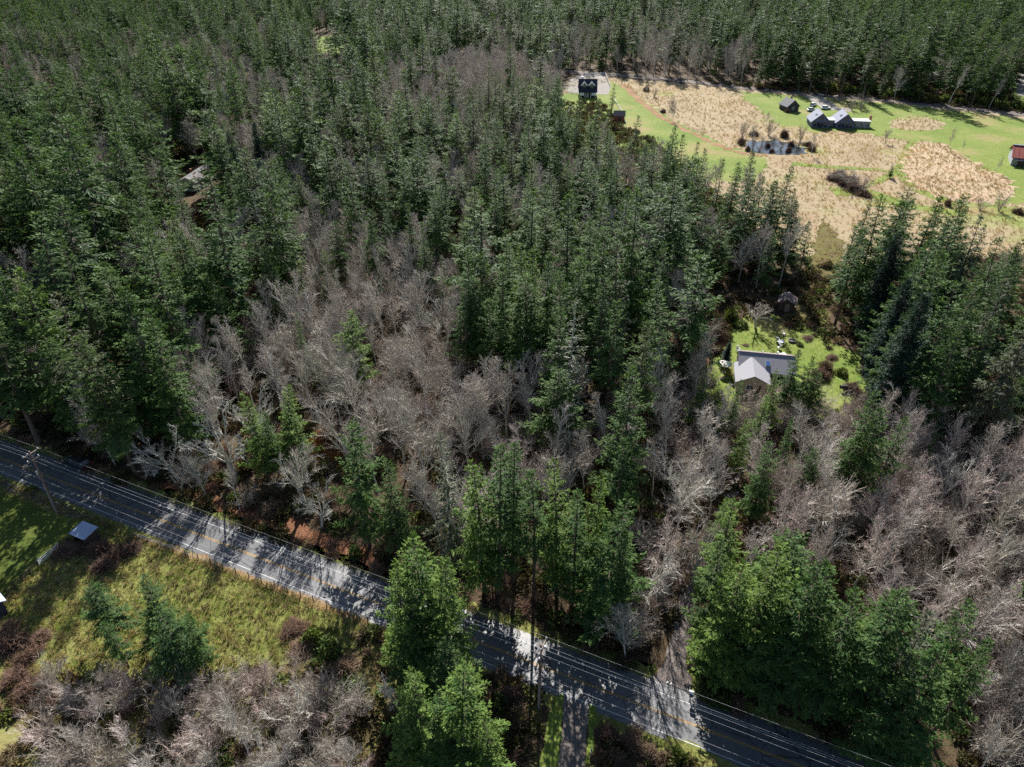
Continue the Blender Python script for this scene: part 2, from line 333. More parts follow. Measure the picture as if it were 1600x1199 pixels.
# lane along the far forest edge
band([(880, 112), (960, 117), (1060, 126), (1200, 141), (1300, 149), (1400, 158), (1500, 168), (1620, 182), (1800, 205)], 9, M['gravel'], 0.07, 'lane', 'grey gravel lane along the far forest edge', 0.2)
band([(1268, 150), (1285, 160), (1300, 170), (1330, 172)], 9, M['gravel_pale'], 0.075, 'driveway', 'pale gravel drive up to the gabled cabins')
sheet('driveway', gpoly([(905, 118), (945, 118), (955, 135), (950, 148), (925, 148), (890, 146), (880, 138), (885, 128)]), M['gravel_pale'], 0.075, 0.3, 2, 'pale gravel yard round the dark dormered house')
sheet('grass', gpoly([(1560, 125), (1640, 115), (1640, 165), (1590, 175), (1570, 160)]), M['lawn'], 0.03, 0.5, 3, 'sunny clearing beyond the lane at the right edge')
sheet('driveway', gpoly([(1585, 118), (1650, 112), (1650, 150), (1592, 150)]), M['gravel_pale'], 0.04, 0.5, 3, 'pale bare yard in the clearing at the right edge')
sheet('grass', gpoly([(480, 84), (560, 82), (565, 62), (520, 55), (490, 60)]), M['lawn'], 0.03, 0.8, 4, 'small pale clearing deep in the upper forest')
sheet('grass', gpoly([(505, 20), (545, 20), (540, -5), (508, -5)]), M['lawn'], 0.03, 0.8, 4, 'tiny sunny gap at the top of the forest')
# pond
POND = gpoly([(1163, 228), (1172, 219), (1190, 222), (1215, 220), (1240, 226), (1262, 232), (1258, 241), (1225, 243), (1195, 240), (1175, 238)])
sheet('pond', POND, M['water'], 0.08, 0.8, 1.5, 'small bright pond ringed by bare shrubs')
# garden of the grey-roofed house
sheet('grass', gpoly([(1095, 580), (1130, 545), (1142, 520), (1160, 495), (1195, 485), (1225, 500), (1262, 505), (1300, 535), (1340, 552), (1352, 600), (1345, 640), (1322, 665), (1300, 690), (1262, 640), (1240, 655), (1120, 640), (1100, 610)]), M['lawn'], 0.03, 0.3, 1.5, 'sunny lawn round the grey roofed house')
sheet('leaf_litter', gpoly([(1040, 520), (1090, 480), (1140, 490), (1135, 540), (1095, 585), (1060, 590)]), M['litter'], 0.02, 0.5, 2, 'russet brambly ground left of the garden')
sheet('leaf_litter', gpoly(oval(512, 700, 32, 30)), M['litter'], 0.02, 0.5, 1.5, 'orange leaf litter hollow among bare trees')
sheet('leaf_litter', gpoly([(215, 745), (330, 770), (560, 850), (640, 905), (585, 900), (420, 835), (250, 765)]), M['litter'], 0.02, 0.4, 1.5, 'russet leaf litter along the roadside bank')
sheet('rough_ground', gpoly([(1225, 500), (1222, 470), (1250, 440), (1270, 390), (1285, 340), (1320, 380), (1300, 450), (1290, 520), (1262, 505)]), M['scrub'], 0.022, 0.5, 2, 'shaded rough track from the garden to the meadow')
# road
RA, RB = g(0, 716), g(1000, 1101)
RD = (RB - RA).normalized(); RN = Vector((-RD.y, RD.x, 0))     # RN points away from the camera
def rp(s, o, z=0.0): p = RA + RD * s + RN * o; return Vector((p.x, p.y, z))
def road_s(px, py): v = g(px, py) - RA; return v.dot(RD), v.dot(RN)
def strip(name, s0, s1, o0, o1, mat, z, label, jit=0.0, step=2.0, kind='structure'):
    pts = [tuple(rp(s0, o0)[:2]), tuple(rp(s1, o0)[:2]), tuple(rp(s1, o1)[:2]), tuple(rp(s0, o1)[:2])]
    o = sheet(name, pts, mat, z, jit, step, label); return o
S0, S1 = -160, 220
strip('verge', S0, S1, -4.6, 5.2, M['field'], 0.02, 'grassy verge along both sides of the road', 0.25, 1.0)
strip('road', S0, S1, -2.95, 3.7, M['asphalt'], 0.04, 'two lane asphalt road crossing the foreground', 0.03, 1.0)
strip('lane_marking', S0, S1, -2.32, -2.22, M['white_paint'], 0.052, 'white edge line on the near side of the road')
strip('lane_marking', S0, S1, 2.30, 2.40, M['white_paint'], 0.052, 'white edge line on the far side of the road')
strip('lane_marking', S0, S1, 0.06, 0.14, M['yellow_paint'], 0.052, 'far stripe of the double yellow centre line')
strip('lane_marking', S0, S1, -0.14, -0.06, M['yellow_paint'], 0.052, 'near stripe of the double yellow centre line')
# near side pasture
sheet('rough_ground', gpoly([(-60, 1010), (60, 1000), (300, 1000), (560, 985), (600, 1010), (740, 1045), (850, 1100), (850, 1260), (-60, 1260)]), M['scrub'], 0.018, 0.3, 1.5, 'mossy brown scrub ground under the lower left bushes')
PAST = [(-80, 742), (0, 752), (130, 800), (230, 845), (430, 918), (575, 972), (560, 1010), (440, 1040), (300, 1060), (60, 1060), (-120, 1080), (-200, 900)]
sheet('pasture', gpoly(PAST), M['field'], 0.025, 0.3, 1.5, 'rough yellow green pasture below the road')
sheet('grass', gpoly([(-90, 768), (0, 770), (92, 806), (120, 822), (95, 850), (60, 890), (10, 935), (-120, 980)]), M['lawn_near'], 0.035, 0.2, 1.5, 'green lawn left of the roadside shed')
sheet('grass', gpoly([(-60, 1125), (0, 1128), (30, 1145), (58, 1170), (70, 1210), (-80, 1240)]), M['lawn'], 0.03, 0.15, 1, 'mown green corner at the lower left')
band([(-20, 752), (0, 757), (60, 778), (100, 795), (140, 812)], 1.2, M['gravel'], 0.045, 'path', 'thin grey gravel path along the lawn')
band([(205, 838), (260, 857), (330, 882), (430, 918), (500, 945), (575, 973)], 1.3, M['dirt_strip'], 0.045, 'verge', 'tan dry strip along the pasture fence', 0.2)
# driveways
sheet('driveway', gpoly([(1062, 930), (1088, 930), (1082, 985), (1072, 1030), (1082, 1082), (1098, 1100), (1010, 1066), (1036, 1040), (1050, 990)]), M['gravel'], 0.036, 0.12, 0.8, 'brown gravel driveway leaving the far side of the road')
sheet('driveway', gpoly([(1066, 935), (1086, 935), (1120, 860), (1150, 780), (1170, 700), (1160, 640), (1145, 640), (1150, 700), (1130, 780), (1095, 860)]), M['gravel'], 0.034, 0.2, 1, 'shaded driveway running up to the grey house')
sheet('grass', gpoly([(1070, 1015), (1082, 1000), (1090, 1030), (1100, 1068), (1090, 1075), (1074, 1050)]), M['lawn'], 0.045, 0.1, 0.6, 'bright green sliver beside the gravel driveway')
sheet('driveway', gpoly([(880, 1078), (920, 1093), (918, 1140), (912, 1230), (870, 1230), (878, 1140)]), M['gravel'], 0.036, 0.1, 0.8, 'grey driveway leaving the near side of the road')
sheet('grass', gpoly([(866, 1088), (880, 1084), (878, 1140), (868, 1230), (838, 1230), (852, 1140)]), M['lawn'], 0.043, 0.08, 0.6, 'bright green strip left of the near driveway')
sheet('grass', gpoly([(921, 1098), (932, 1105), (928, 1150), (926, 1230), (912, 1230), (918, 1150)]), M['lawn'], 0.043, 0.08, 0.6, 'narrow green strip right of the near driveway')
sheet('verge', gpoly([(1040, 1148), (1070, 1155), (1120, 1178), (1180, 1215), (1080, 1230), (1030, 1200)]), M['field'], 0.043, 0.15, 0.8, 'sunny weedy patch below the road')

# ------------------------------------------------------------------ tree prototypes
class NB:
    """fast blade / prism collector with tip and leaf attributes"""
    def __init__(s): s.v = []; s.f = []; s.tip = []; s.leaf = []; s.m = []
    def blade(s, p, d, n, L, W, tip, lf, m=0):
        sd_ = d.cross(n); b = len(s.v)
        s.v += [p, p + d * (L * .42) + sd_ * W * .5, p + d * L - n * (L * .10), p + d * (L * .42) - sd_ * W * .5]
        s.f.append((b, b + 1, b + 2, b + 3)); s.m.append(m)
        s.tip += [tip * .55, tip * .85, min(1, tip + .2), tip * .85]; s.leaf += [lf] * 4
    def prism(s, a, b_, ra, rb, k=3, m=0):
        d = (b_ - a)
        if d.length < 1e-5: return
        d.normalize(); u = d.orthogonal().normalized(); w_ = d.cross(u); b = len(s.v)
        cs = [(math.cos(2 * math.pi * i / k), math.sin(2 * math.pi * i / k)) for i in range(k)]
        s.v += [a + (u * c + w_ * t) * ra for c, t in cs]
        if rb < 0.004:
            s.v.append(b_); s.f += [(b + i, b + (i + 1) % k, b + k) for i in range(k)]; n = k + 1
        else:
            s.v += [b_ + (u * c + w_ * t) * rb for c, t in cs]; n = 2 * k
            s.f += [(b + i, b + (i + 1) % k, b + k + (i + 1) % k, b + k + i) for i in range(k)]
        s.m += [m] * k; s.tip += [0.0] * n; s.leaf += [0.5] * n
    def mesh(s, name, mats):
        me = bpy.data.meshes.new(name); me.from_pydata([tuple(v) for v in s.v], [], s.f)
        for m in mats: me.materials.append(m)
        if len(mats) > 1: me.polygons.foreach_set('material_index', s.m)
        for nm, arr in (('tip', s.tip), ('leaf', s.leaf)):
            a = me.attributes.new(nm, 'FLOAT', 'POINT'); a.data.foreach_set('value', np.array(arr, np.float32))
        me.update(); return me
    def join(s, o, m):
        b = len(s.v); s.v += o.v; s.f += [tuple(i + b for i in f) for f in o.f]; s.m += [m] * len(o.f); s.tip += o.tip; s.leaf += o.leaf

def fir(seed, H=30.0, rb=4.0, start=0.2, power=0.85, droop=0.2, dz=0.62, dens=1.0, gap=0.15, asym=0.25, blade=1.0, sparse_low=True):
    rnd = random.Random(seed); cr = NB(); tk = NB()
    lean = Vector((rnd.gauss(0, .012), rnd.gauss(0, .012), 1)); rad = lambda t: 0.011 * H * (1 - t) ** 0.9 + 0.02
    prev = Vector((0, 0, -0.3)); N = 9; bend = Vector((rnd.gauss(0, .2), rnd.gauss(0, .2), 0))
    ax = lambda z: Vector((lean.x * z, lean.y * z, z)) + bend * math.sin(min(1, z / H) * math.pi) * .8
    for i in range(N):
        a = ax(H * i / N) if i else prev; b = ax(H * (i + 1) / N)
        tk.prism(a, b, rad(i / N) * (1.25 if i == 0 else 1), rad((i + 1) / N), 7)
    # dead stubs on the bare trunk
    for i in range(int(14 * start / .3)):
        z = H * rnd.uniform(.25 * start, start); an = rnd.uniform(0, 6.28); d = Vector((math.cos(an), math.sin(an), rnd.uniform(-.3, .1)))
        tk.prism(ax(z), ax(z) + d * rnd.uniform(.6, 2.0), .05, .01, 3)
    lob = [(rnd.uniform(0, 6.28), rnd.uniform(.6, 2.2), rnd.uniform(0, 6.28)) for _ in range(3)]
    z = H * start; an = rnd.uniform(0, 6.28)
    while z < H * 0.985:
        t = (z - H * start) / (H * (1 - start))          # 0 at the lowest branch, 1 at the top
        prof = (1 - t) ** power
        if t < 0.16: prof *= 0.55 + 0.45 * t / 0.16
        nb = max(4, int(round((5.6 + 2.6 * prof) * dens))); L0 = rnd.uniform(.78, 1.12)
        for k in range(nb):
            an += 2.39996 + rnd.gauss(0, .35)
            lb = sum(math.sin(an * f + ph + z * .35 * f) for ph, f, _ in lob) / 3
            if rnd.random() < gap * (1.5 if (sparse_low and t < .3) else .8): continue
            L = max(0.35, rb * prof * (1 + asym * lb) * L0 * rnd.uniform(.68, 1.15) + 0.25)
            el = (-0.28 + 0.95 * t ** 1.4) + rnd.gauss(0, .12) - droop * .4 * (1 - t)
            o = Vector((math.cos(an), math.sin(an), 0)); d = (o * math.cos(el) + Vector((0, 0, math.sin(el)))).normalized()
            p = ax(z + rnd.uniform(-.18, .18)); ns = max(2, int(L / 0.55)); st = L / ns
            p0 = p.copy()
            for j in range(ns):
                s_ = (j + 1) / ns
                d = (d + Vector((0, 0, (-droop * .16 if s_ < .65 else .16) * (1 if t < .85 else .3)))).normalized()
                q = p + d * st
                if s_ < .8: cr.prism(p, q, .05 * (1 - s_) + .012, .05 * (1 - s_ - 1 / ns) + .012, 3, 1)
                side = d.cross(Vector((0, 0, 1))).normalized(); up = side.cross(d).normalized()
                if s_ > .22 or t > .8:
                    for sg in (-1, 1):
                        bl = (0.34 * L * (1 - .72 * s_) + .42) * rnd.uniform(.7, 1.25) * blade
                        bd = (d * rnd.uniform(.55, .9) + side * sg * rnd.uniform(.6, 1.0) + up * rnd.uniform(-.42, .08)).normalized()
                        n = (up + side * rnd.gauss(0, .35) + d * rnd.gauss(0, .3)).normalized()
                        n = (n - bd * n.dot(bd)).normalized(); lf = rnd.random()
                        bp = p.lerp(q, rnd.random())
                        cr.blade(bp, bd, n, bl, bl * .20 + .08, s_ * .8, lf)
                        # side sprigs of the spray
                        for e in range(4 if bl > .8 else 2):
                            sd2 = bd.cross(n) * rnd.choice((-1, 1))
                            b2 = (bd * .8 + sd2 * rnd.uniform(.5, .9) - up * rnd.uniform(0, .35)).normalized()
                            n2 = (n + Vector((rnd.gauss(0, .4), rnd.gauss(0, .4), rnd.gauss(0, .3)))); n2 = (n2 - b2 * n2.dot(b2)).normalized()
                            cr.blade(bp + bd * bl * rnd.uniform(.15, .7), b2, n2, bl * rnd.uniform(.35, .62), bl * .11 + .06, s_, rnd.random())
                    # hanging spray
                    if rnd.random() < .45:
                        hd = (d * .5 + Vector((rnd.gauss(0, .25), rnd.gauss(0, .25), -1))).normalized(); n = hd.orthogonal().normalized()
                        cr.blade(q, hd, n, rnd.uniform(.4, .9) * blade, .28, s_ * .4, rnd.random() * .6)
                p = q
            n = Vector((rnd.gauss(0, .3), rnd.gauss(0, .3), 1)); n = (n - d * n.dot(d)).normalized()
            cr.blade(p, d, n, .55 * blade, .24, 1.0, rnd.random())
        z += dz * (0.72 + .5 * prof) * rnd.uniform(.8, 1.2)
    top = ax(H)
    for k in range(5):
        d = Vector((rnd.gauss(0, .25), rnd.gauss(0, .25), 1)).normalized(); n = d.orthogonal().normalized()
        cr.blade(ax(H * .97), d, n, .9, .16, .9, rnd.random())
    return tk, cr

def bare(seed, H=16.0, kind='alder', spread=0.2, trunk_r=0.16, nlimb=22, start=0.35, twig=0.021, dens=1.0):
    rnd = random.Random(seed); tk = NB(); cr = NB()
    def poly(col, p, d, L, r0, r1, ns, wob, up, k):
        pts = [p.copy()]
        for j in range(ns):
            d = (d + Vector((rnd.gauss(0, wob), rnd.gauss(0, wob), rnd.gauss(0, wob * .6) + up))).normalized()
            q = p + d * (L / ns); a = r0 + (r1 - r0) * j / ns; b = r0 + (r1 - r0) * (j + 1) / ns
            col.prism(p, q, a, b if j < ns - 1 or r1 > .006 else 0, k, 1 if col is cr else 0); pts.append(q.copy()); p = q
        return pts, d
    def along(pts, t):
        x = t * (len(pts) - 1); i = min(int(x), len(pts) - 2); return pts[i].lerp(pts[i + 1], x - i), (pts[i + 1] - pts[i]).normalized()
    def side(d, ang):
        u = d.orthogonal().normalized(); w_ = d.cross(u); a = rnd.uniform(0, 6.283)
        return (d * math.cos(ang) + (u * math.cos(a) + w_ * math.sin(a)) * math.sin(ang)).normalized()
    def twigs(pts, L, n):
        for _ in range(n):
            q, dd = along(pts, rnd.uniform(.2, 1)); td = side(dd, rnd.uniform(.4, .95)); td = (td + Vector((0, 0, .15))).normalized()
            l = L * rnd.uniform(.5, 1.2); e = q + td * l
            cr.prism(q, e, twig, 0, 3)
            for _ in range(2):
                q2 = q.lerp(e, rnd.uniform(.25, .85)); e2 = q2 + side(td, rnd.uniform(.4, .9)) * l * rnd.uniform(.35, .65)
                cr.prism(q2, e2, twig * .75, 0, 3)
    def branch(p, d, L, r, lvl):
        ns = 4 if lvl == 1 else 3
        pts, dd = poly(cr, p, d, L, r, max(.008, r * .25), ns, .10, .05, 4 if lvl == 1 else 3)
        if lvl == 1:
            nb = max(5, int(L * 2.3 * dens))
            for j in range(nb):
                q, d0 = along(pts, rnd.uniform(.2, 1)); branch(q, (side(d0, rnd.uniform(.45, .95)) + Vector((0, 0, .12))).normalized(), L * rnd.uniform(.32, .58), max(.034, r * .6), 2)
            twigs(pts, L * .22, 3)
        else: twigs(pts, max(.6, L * .5), max(4, int(6 * dens)))
    if kind == 'alder':
        pts, _ = poly(tk, Vector((0, 0, -.2)), Vector((rnd.gauss(0, .04), rnd.gauss(0, .04), 1)).normalized(), H * .92, trunk_r, .02, 9, .045, .03, 6)
        for i in range(nlimb):
            t = start + (1 - start) * (i + rnd.random()) / nlimb
            q, d0 = along(pts, min(t, .99)); ang = rnd.uniform(.5, .95) * (1 - .3 * t)
            L = H * spread * (1.45 - .85 * t) * rnd.uniform(.7, 1.25)
            branch(q, side(d0, ang), L, trunk_r * (.52 - .24 * t), 1)
    else:                                                     # spreading, several stems
        ns = rnd.randint(4, 6)
        pts, d = poly(tk, Vector((0, 0, -.2)), Vector((rnd.gauss(0, .06), rnd.gauss(0, .06), 1)).normalized(), H * .24, trunk_r * 1.2, trunk_r, 3, .06, 0, 8)
        for i in range(ns):
            a = 2 * math.pi * (i + rnd.random() * .6) / ns; tilt = rnd.uniform(.25, .75) * spread * 2.2
            d1 = Vector((math.cos(a) * math.sin(tilt), math.sin(a) * math.sin(tilt), math.cos(tilt)))
            p2, d2 = poly(tk, pts[-1] - Vector((0, 0, .1)), d1, H * .62 * rnd.uniform(.8, 1.15), trunk_r * .6, .03, 6, .12, .05, 5)
            for j in range(int(nlimb / ns)):
                t = .15 + .85 * (j + rnd.random()) / (nlimb / ns)
                q, d0 = along(p2, min(t, .99)); branch(q, side(d0, rnd.uniform(.5, .95)), H * .2 * (1.15 - .6 * t) * rnd.uniform(.7, 1.3), trunk_r * .25, 1)
    return tk, cr

def bushy(seed, R_=1.2, Hh=1.4, n=260, kind='leaf', lw=.22):
    rnd = random.Random(seed); nb = NB()
    for i in range(n):
        a = rnd.uniform(0, 6.283); e = math.asin(rnd.uniform(.05, 1)); rr = rnd.uniform(.55, 1.0)
        lump = 1 + .22 * math.sin(3 * a + seed) * math.cos(2.3 * e + seed * 1.7)
        p = Vector((math.cos(a) * math.cos(e) * R_, math.sin(a) * math.cos(e) * R_, math.sin(e) * Hh)) * rr * lump
        if kind == 'leaf':
            d = (p.normalized() + Vector((rnd.gauss(0, .6), rnd.gauss(0, .6), rnd.gauss(0, .5)))).normalized(); nn = (p.normalized() + Vector((rnd.gauss(0, .5), rnd.gauss(0, .5), rnd.gauss(0, .5) + .3)))
            nn = nn - d * nn.dot(d)
            if nn.length < .05: continue
            nb.blade(p, d, nn.normalized(), lw * rnd.uniform(1.2, 2.2), lw * rnd.uniform(.8, 1.3), rr * .8, rnd.random())
        else:
            q = Vector((p.x * .25 + rnd.gauss(0, .1), p.y * .25 + rnd.gauss(0, .1), 0)) if rnd.random() < .35 else p * rnd.uniform(.35, .7)
            e2 = p + Vector((rnd.gauss(0, .2), rnd.gauss(0, .2), rnd.gauss(0, .15) - .05)) * R_
            nb.prism(q, p, .03, .02, 3); nb.prism(p, e2, .02, 0, 3)
            for _ in range(2): nb.prism(p, p + Vector((rnd.gauss(0, .3), rnd.gauss(0, .3), rnd.gauss(.08, .2))) * R_ * .8, .016, 0, 3)
    return nb
def tuft(seed, n=9, h=.5, r=.3, wd=.06):
    rnd = random.Random(seed); nb = NB()
    for i in range(n):
        a = rnd.uniform(0, 6.283); p = Vector((math.cos(a), math.sin(a), 0)) * r * rnd.uniform(0, .7)
        d = Vector((math.cos(a) * rnd.uniform(.2, .9), math.sin(a) * rnd.uniform(.2, .9), 1)).normalized(); nrm = d.cross(Vector((-math.sin(a), math.cos(a), 0))).normalized()
        nb.blade(p, d, nrm, h * rnd.uniform(.6, 1.2), wd * rnd.uniform(.8, 1.4), .8, rnd.random())
    return nb

# ---- prototypes: (trunk mesh, crown mesh, height, look word, joined mesh)
PROTO = {}
def reg(key, tk, cr, H, look, cm, tm, cbranch=None):
    cmats = [cm, cbranch or tm]
    j = NB(); j.join(tk, 2); 
    b = len(j.v); j.v += cr.v; j.f += [tuple(i + b for i in f) for f in cr.f]; j.m += cr.m; j.tip += cr.tip; j.leaf += cr.leaf
    PROTO[key] = dict(trunk=tk.mesh('trunk_' + key, [tm]), crown=cr.mesh('crown_' + key, cmats), H=H, look=look,
                      joined=j.mesh('tree_' + key, [cm, cbranch or tm, tm]))
FIRS = [  # seed, H, rb, start, power, droop, gap, asym, look
 (11, 30, 4.0, .16, .80, .25, .12, .25, 'full'), (12, 30, 3.3, .24, .85, .35, .16, .35, 'slender'),
 (13, 30, 4.7, .12, .72, .20, .12, .30, 'broad'), (14, 30, 3.0, .38, .75, .30, .26, .45, 'ragged'),
 (15, 30, 2.6, .18, .90, .40, .14, .25, 'narrow'), (16, 30, 4.2, .30, .62, .28, .18, .40, 'round topped'),
 (51, 28, 3.9, .22, .66, .45, .28, .6, 'uneven'), (52, 30, 2.9, .30, .8, .5, .30, .5, 'thin'), (53, 27, 4.4, .14, .55, .3, .2, .5, 'blunt topped'), (54, 30, 3.6, .34, .9, .2, .36, .7, 'open crowned'),
 (17, 30, 3.7, .20, .95, .15, .20, .35, 'pointed'), (18, 30, 3.4, .46, .70, .25, .20, .40, 'long trunked')]
for k, (sd_, H, rb, st, pw, dr, gp, asy, look) in enumerate(FIRS):
    tk, cr = fir(sd_, H, rb * 1.5, st, pw, dr, 1.12, .9, gp * 1.15, asy * 1.2, 1.1); reg('fir%d' % k, tk, cr, H, look, M['fir'], M['bark_dark'])
tk, cr = fir(21, 30, 6.3, .10, .7, .2, 1.15, .92, .14, .4, 1.15); reg('bright0', tk, cr, 30, 'bright green', M['fir_bright'], M['bark_dark'])
tk, cr = fir(22, 30, 5.0, .14, .8, .25, 1.1, .9, .16, .4, 1.1); reg('bright1', tk, cr, 30, 'fresh green', M['fir_bright'], M['bark_dark'])
tk, cr = fir(23, 30, 6.6, .12, .9, .75, 1.25, .85, .2, .3, 1.1); reg('grey0', tk, cr, 30, 'drooping grey green', M['fir_grey'], M['bark_dark'])
tk, cr = fir(24, 30, 5.8, .10, .9, .6, 1.2, .8, .28, .35, .85); reg('grey1', tk, cr, 30, 'thin drooping grey', M['fir_grey'], M['bark_grey'])
tk, cr = fir(25, 30, 4.6, .04, .6, .3, .5, 1.25, .05, .12); reg('blue0', tk, cr, 30, 'dense dark blue green', M['fir_blue'], M['bark_dark'])
ALD = [(31, 16, .20, .17, 22, .34, 'upright'), (32, 16, .24, .16, 24, .28, 'bushy'), (33, 16, .17, .15, 20, .42, 'slim'), (34, 16, .22, .19, 20, .5, 'high crowned'), (35, 16, .27, .18, 22, .25, 'broad')]
for k, (sd_, H, sp, tr, nl, st, look) in enumerate(ALD):
    tk, cr = bare(sd_, H, 'alder', sp, tr, nl, st); reg('ald%d' % k, tk, cr, H, look, M['twig'], M['bark_grey'])
tk, cr = bare(36, 16, 'alder', .23, .17, 24, .22, .021, 1.1); reg('pink0', tk, cr, 16, 'reddish', M['twig_pink'], M['bark_grey'])
tk, cr = bare(41, 14, 'maple', .30, .30, 34, .3, .021, 1.1); reg('map0', tk, cr, 14, 'pale spreading', M['twig_grey'], M['bark_grey'])
tk, cr = bare(42, 14, 'maple', .24, .28, 34, .3, .021, 1.1); reg('map1', tk, cr, 14, 'many stemmed', M['twig'], M['bark_grey'])

# ------------------------------------------------------------------ where trees may stand
KEEP = [
 [(1225, 540), (1300, 530), (1345, 555), (1350, 610), (1310, 655), (1270, 610)],
 [(1205, 500), (1222, 465), (1250, 440), (1275, 390), (1300, 390), (1292, 450), (1278, 520), (1300, 545), (1240, 545)],
 [(1050, 930), (1092, 930), (1085, 985), (1050, 1010)],
 [(125, 900), (250, 890), (330, 930), (340, 1030), (240, 1050), (150, 1040)],  # photograph pixels that stay open (bases, trunks and crowns keep out)
 [(-40, 686), (60, 705), (160, 745), (300, 800), (580, 908), (590, 950), (570, 975), (500, 985), (440, 1005), (320, 990), (300, 935), (235, 905), (150, 905), (100, 960), (40, 990), (-40, 1000)],
 [(738, 978), (860, 1008), (935, 1030), (1030, 1056), (1050, 1005), (1080, 990), (1078, 1050), (1100, 1078), (1200, 1128), (1330, 1190), (1400, 1240), (840, 1240), (845, 1100), (740, 1030)],
 [(1112, 560), (1150, 520), (1168, 500), (1215, 512), (1260, 520), (1310, 545), (1335, 570), (1335, 610), (1300, 650), (1275, 600), (1215, 590), (1180, 612), (1120, 600)],
 [(975, 124), (1240, 148), (1600, 184), (1720, 200), (1720, 380), (1600, 372), (1560, 345), (1500, 308), (1455, 302), (1340, 318), (1295, 350), (1255, 290), (1180, 255), (1130, 250), (1050, 205), (1000, 205), (975, 165)],
 [(278, 262), (335, 256), (330, 280), (300, 306), (278, 304)],
 [(490, 672), (535, 672), (528, 725), (488, 722)],
 [(885, 112), (945, 112), (1000, 150), (1000, 205), (950, 200), (940, 165), (885, 165)],
 [(1190, 470), (1245, 460), (1245, 495), (1205, 500)], [(-40, 1128), (30, 1140), (62, 1180), (60, 1240), (-40, 1240)],
 [(1578, 128), (1620, 122), (1620, 170), (1585, 172)], [(498, 62), (545, 60), (545, 78), (498, 80)], [(90, 700), (150, 705), (160, 742), (90, 735)]]
GROUND_OUT = [gpoly(MEADOW_PX[:12] + [(1000, 205), (975, 200), (960, 180), (940, 160), (880, 160), (850, 130)]), gpoly(PAST),
    gpoly([(1095, 580), (1130, 545), (1142, 520), (1165, 500), (1205, 500), (1255, 520), (1290, 545), (1335, 555), (1345, 600), (1322, 660), (1262, 630), (1230, 640), (1150, 640)]),
    gpoly([(1055, 925), (1095, 925), (1095, 985), (1085, 1030), (1105, 1102), (1005, 1068), (1030, 1040)]), gpoly([(845, 1085), (935, 1098), (930, 1260), (835, 1260)]),
    gpoly([(880, 112), (945, 112), (1010, 120), (1060, 126), (1200, 141), (1400, 158), (1620, 180), (1800, 202), (1800, 215), (1600, 190), (1200, 150), (960, 128), (880, 160)]),
    gpoly([(270, 285), (350, 255), (360, 290), (300, 325), (270, 320)]), gpoly(oval(512, 700, 30, 26)),
    gpoly([(485, 82), (560, 82), (560, 60), (490, 60)]), gpoly([(1575, 115), (1640, 112), (1640, 172), (1585, 172)]), gpoly([(1205, 462), (1250, 462), (1250, 500), (1205, 500)])]
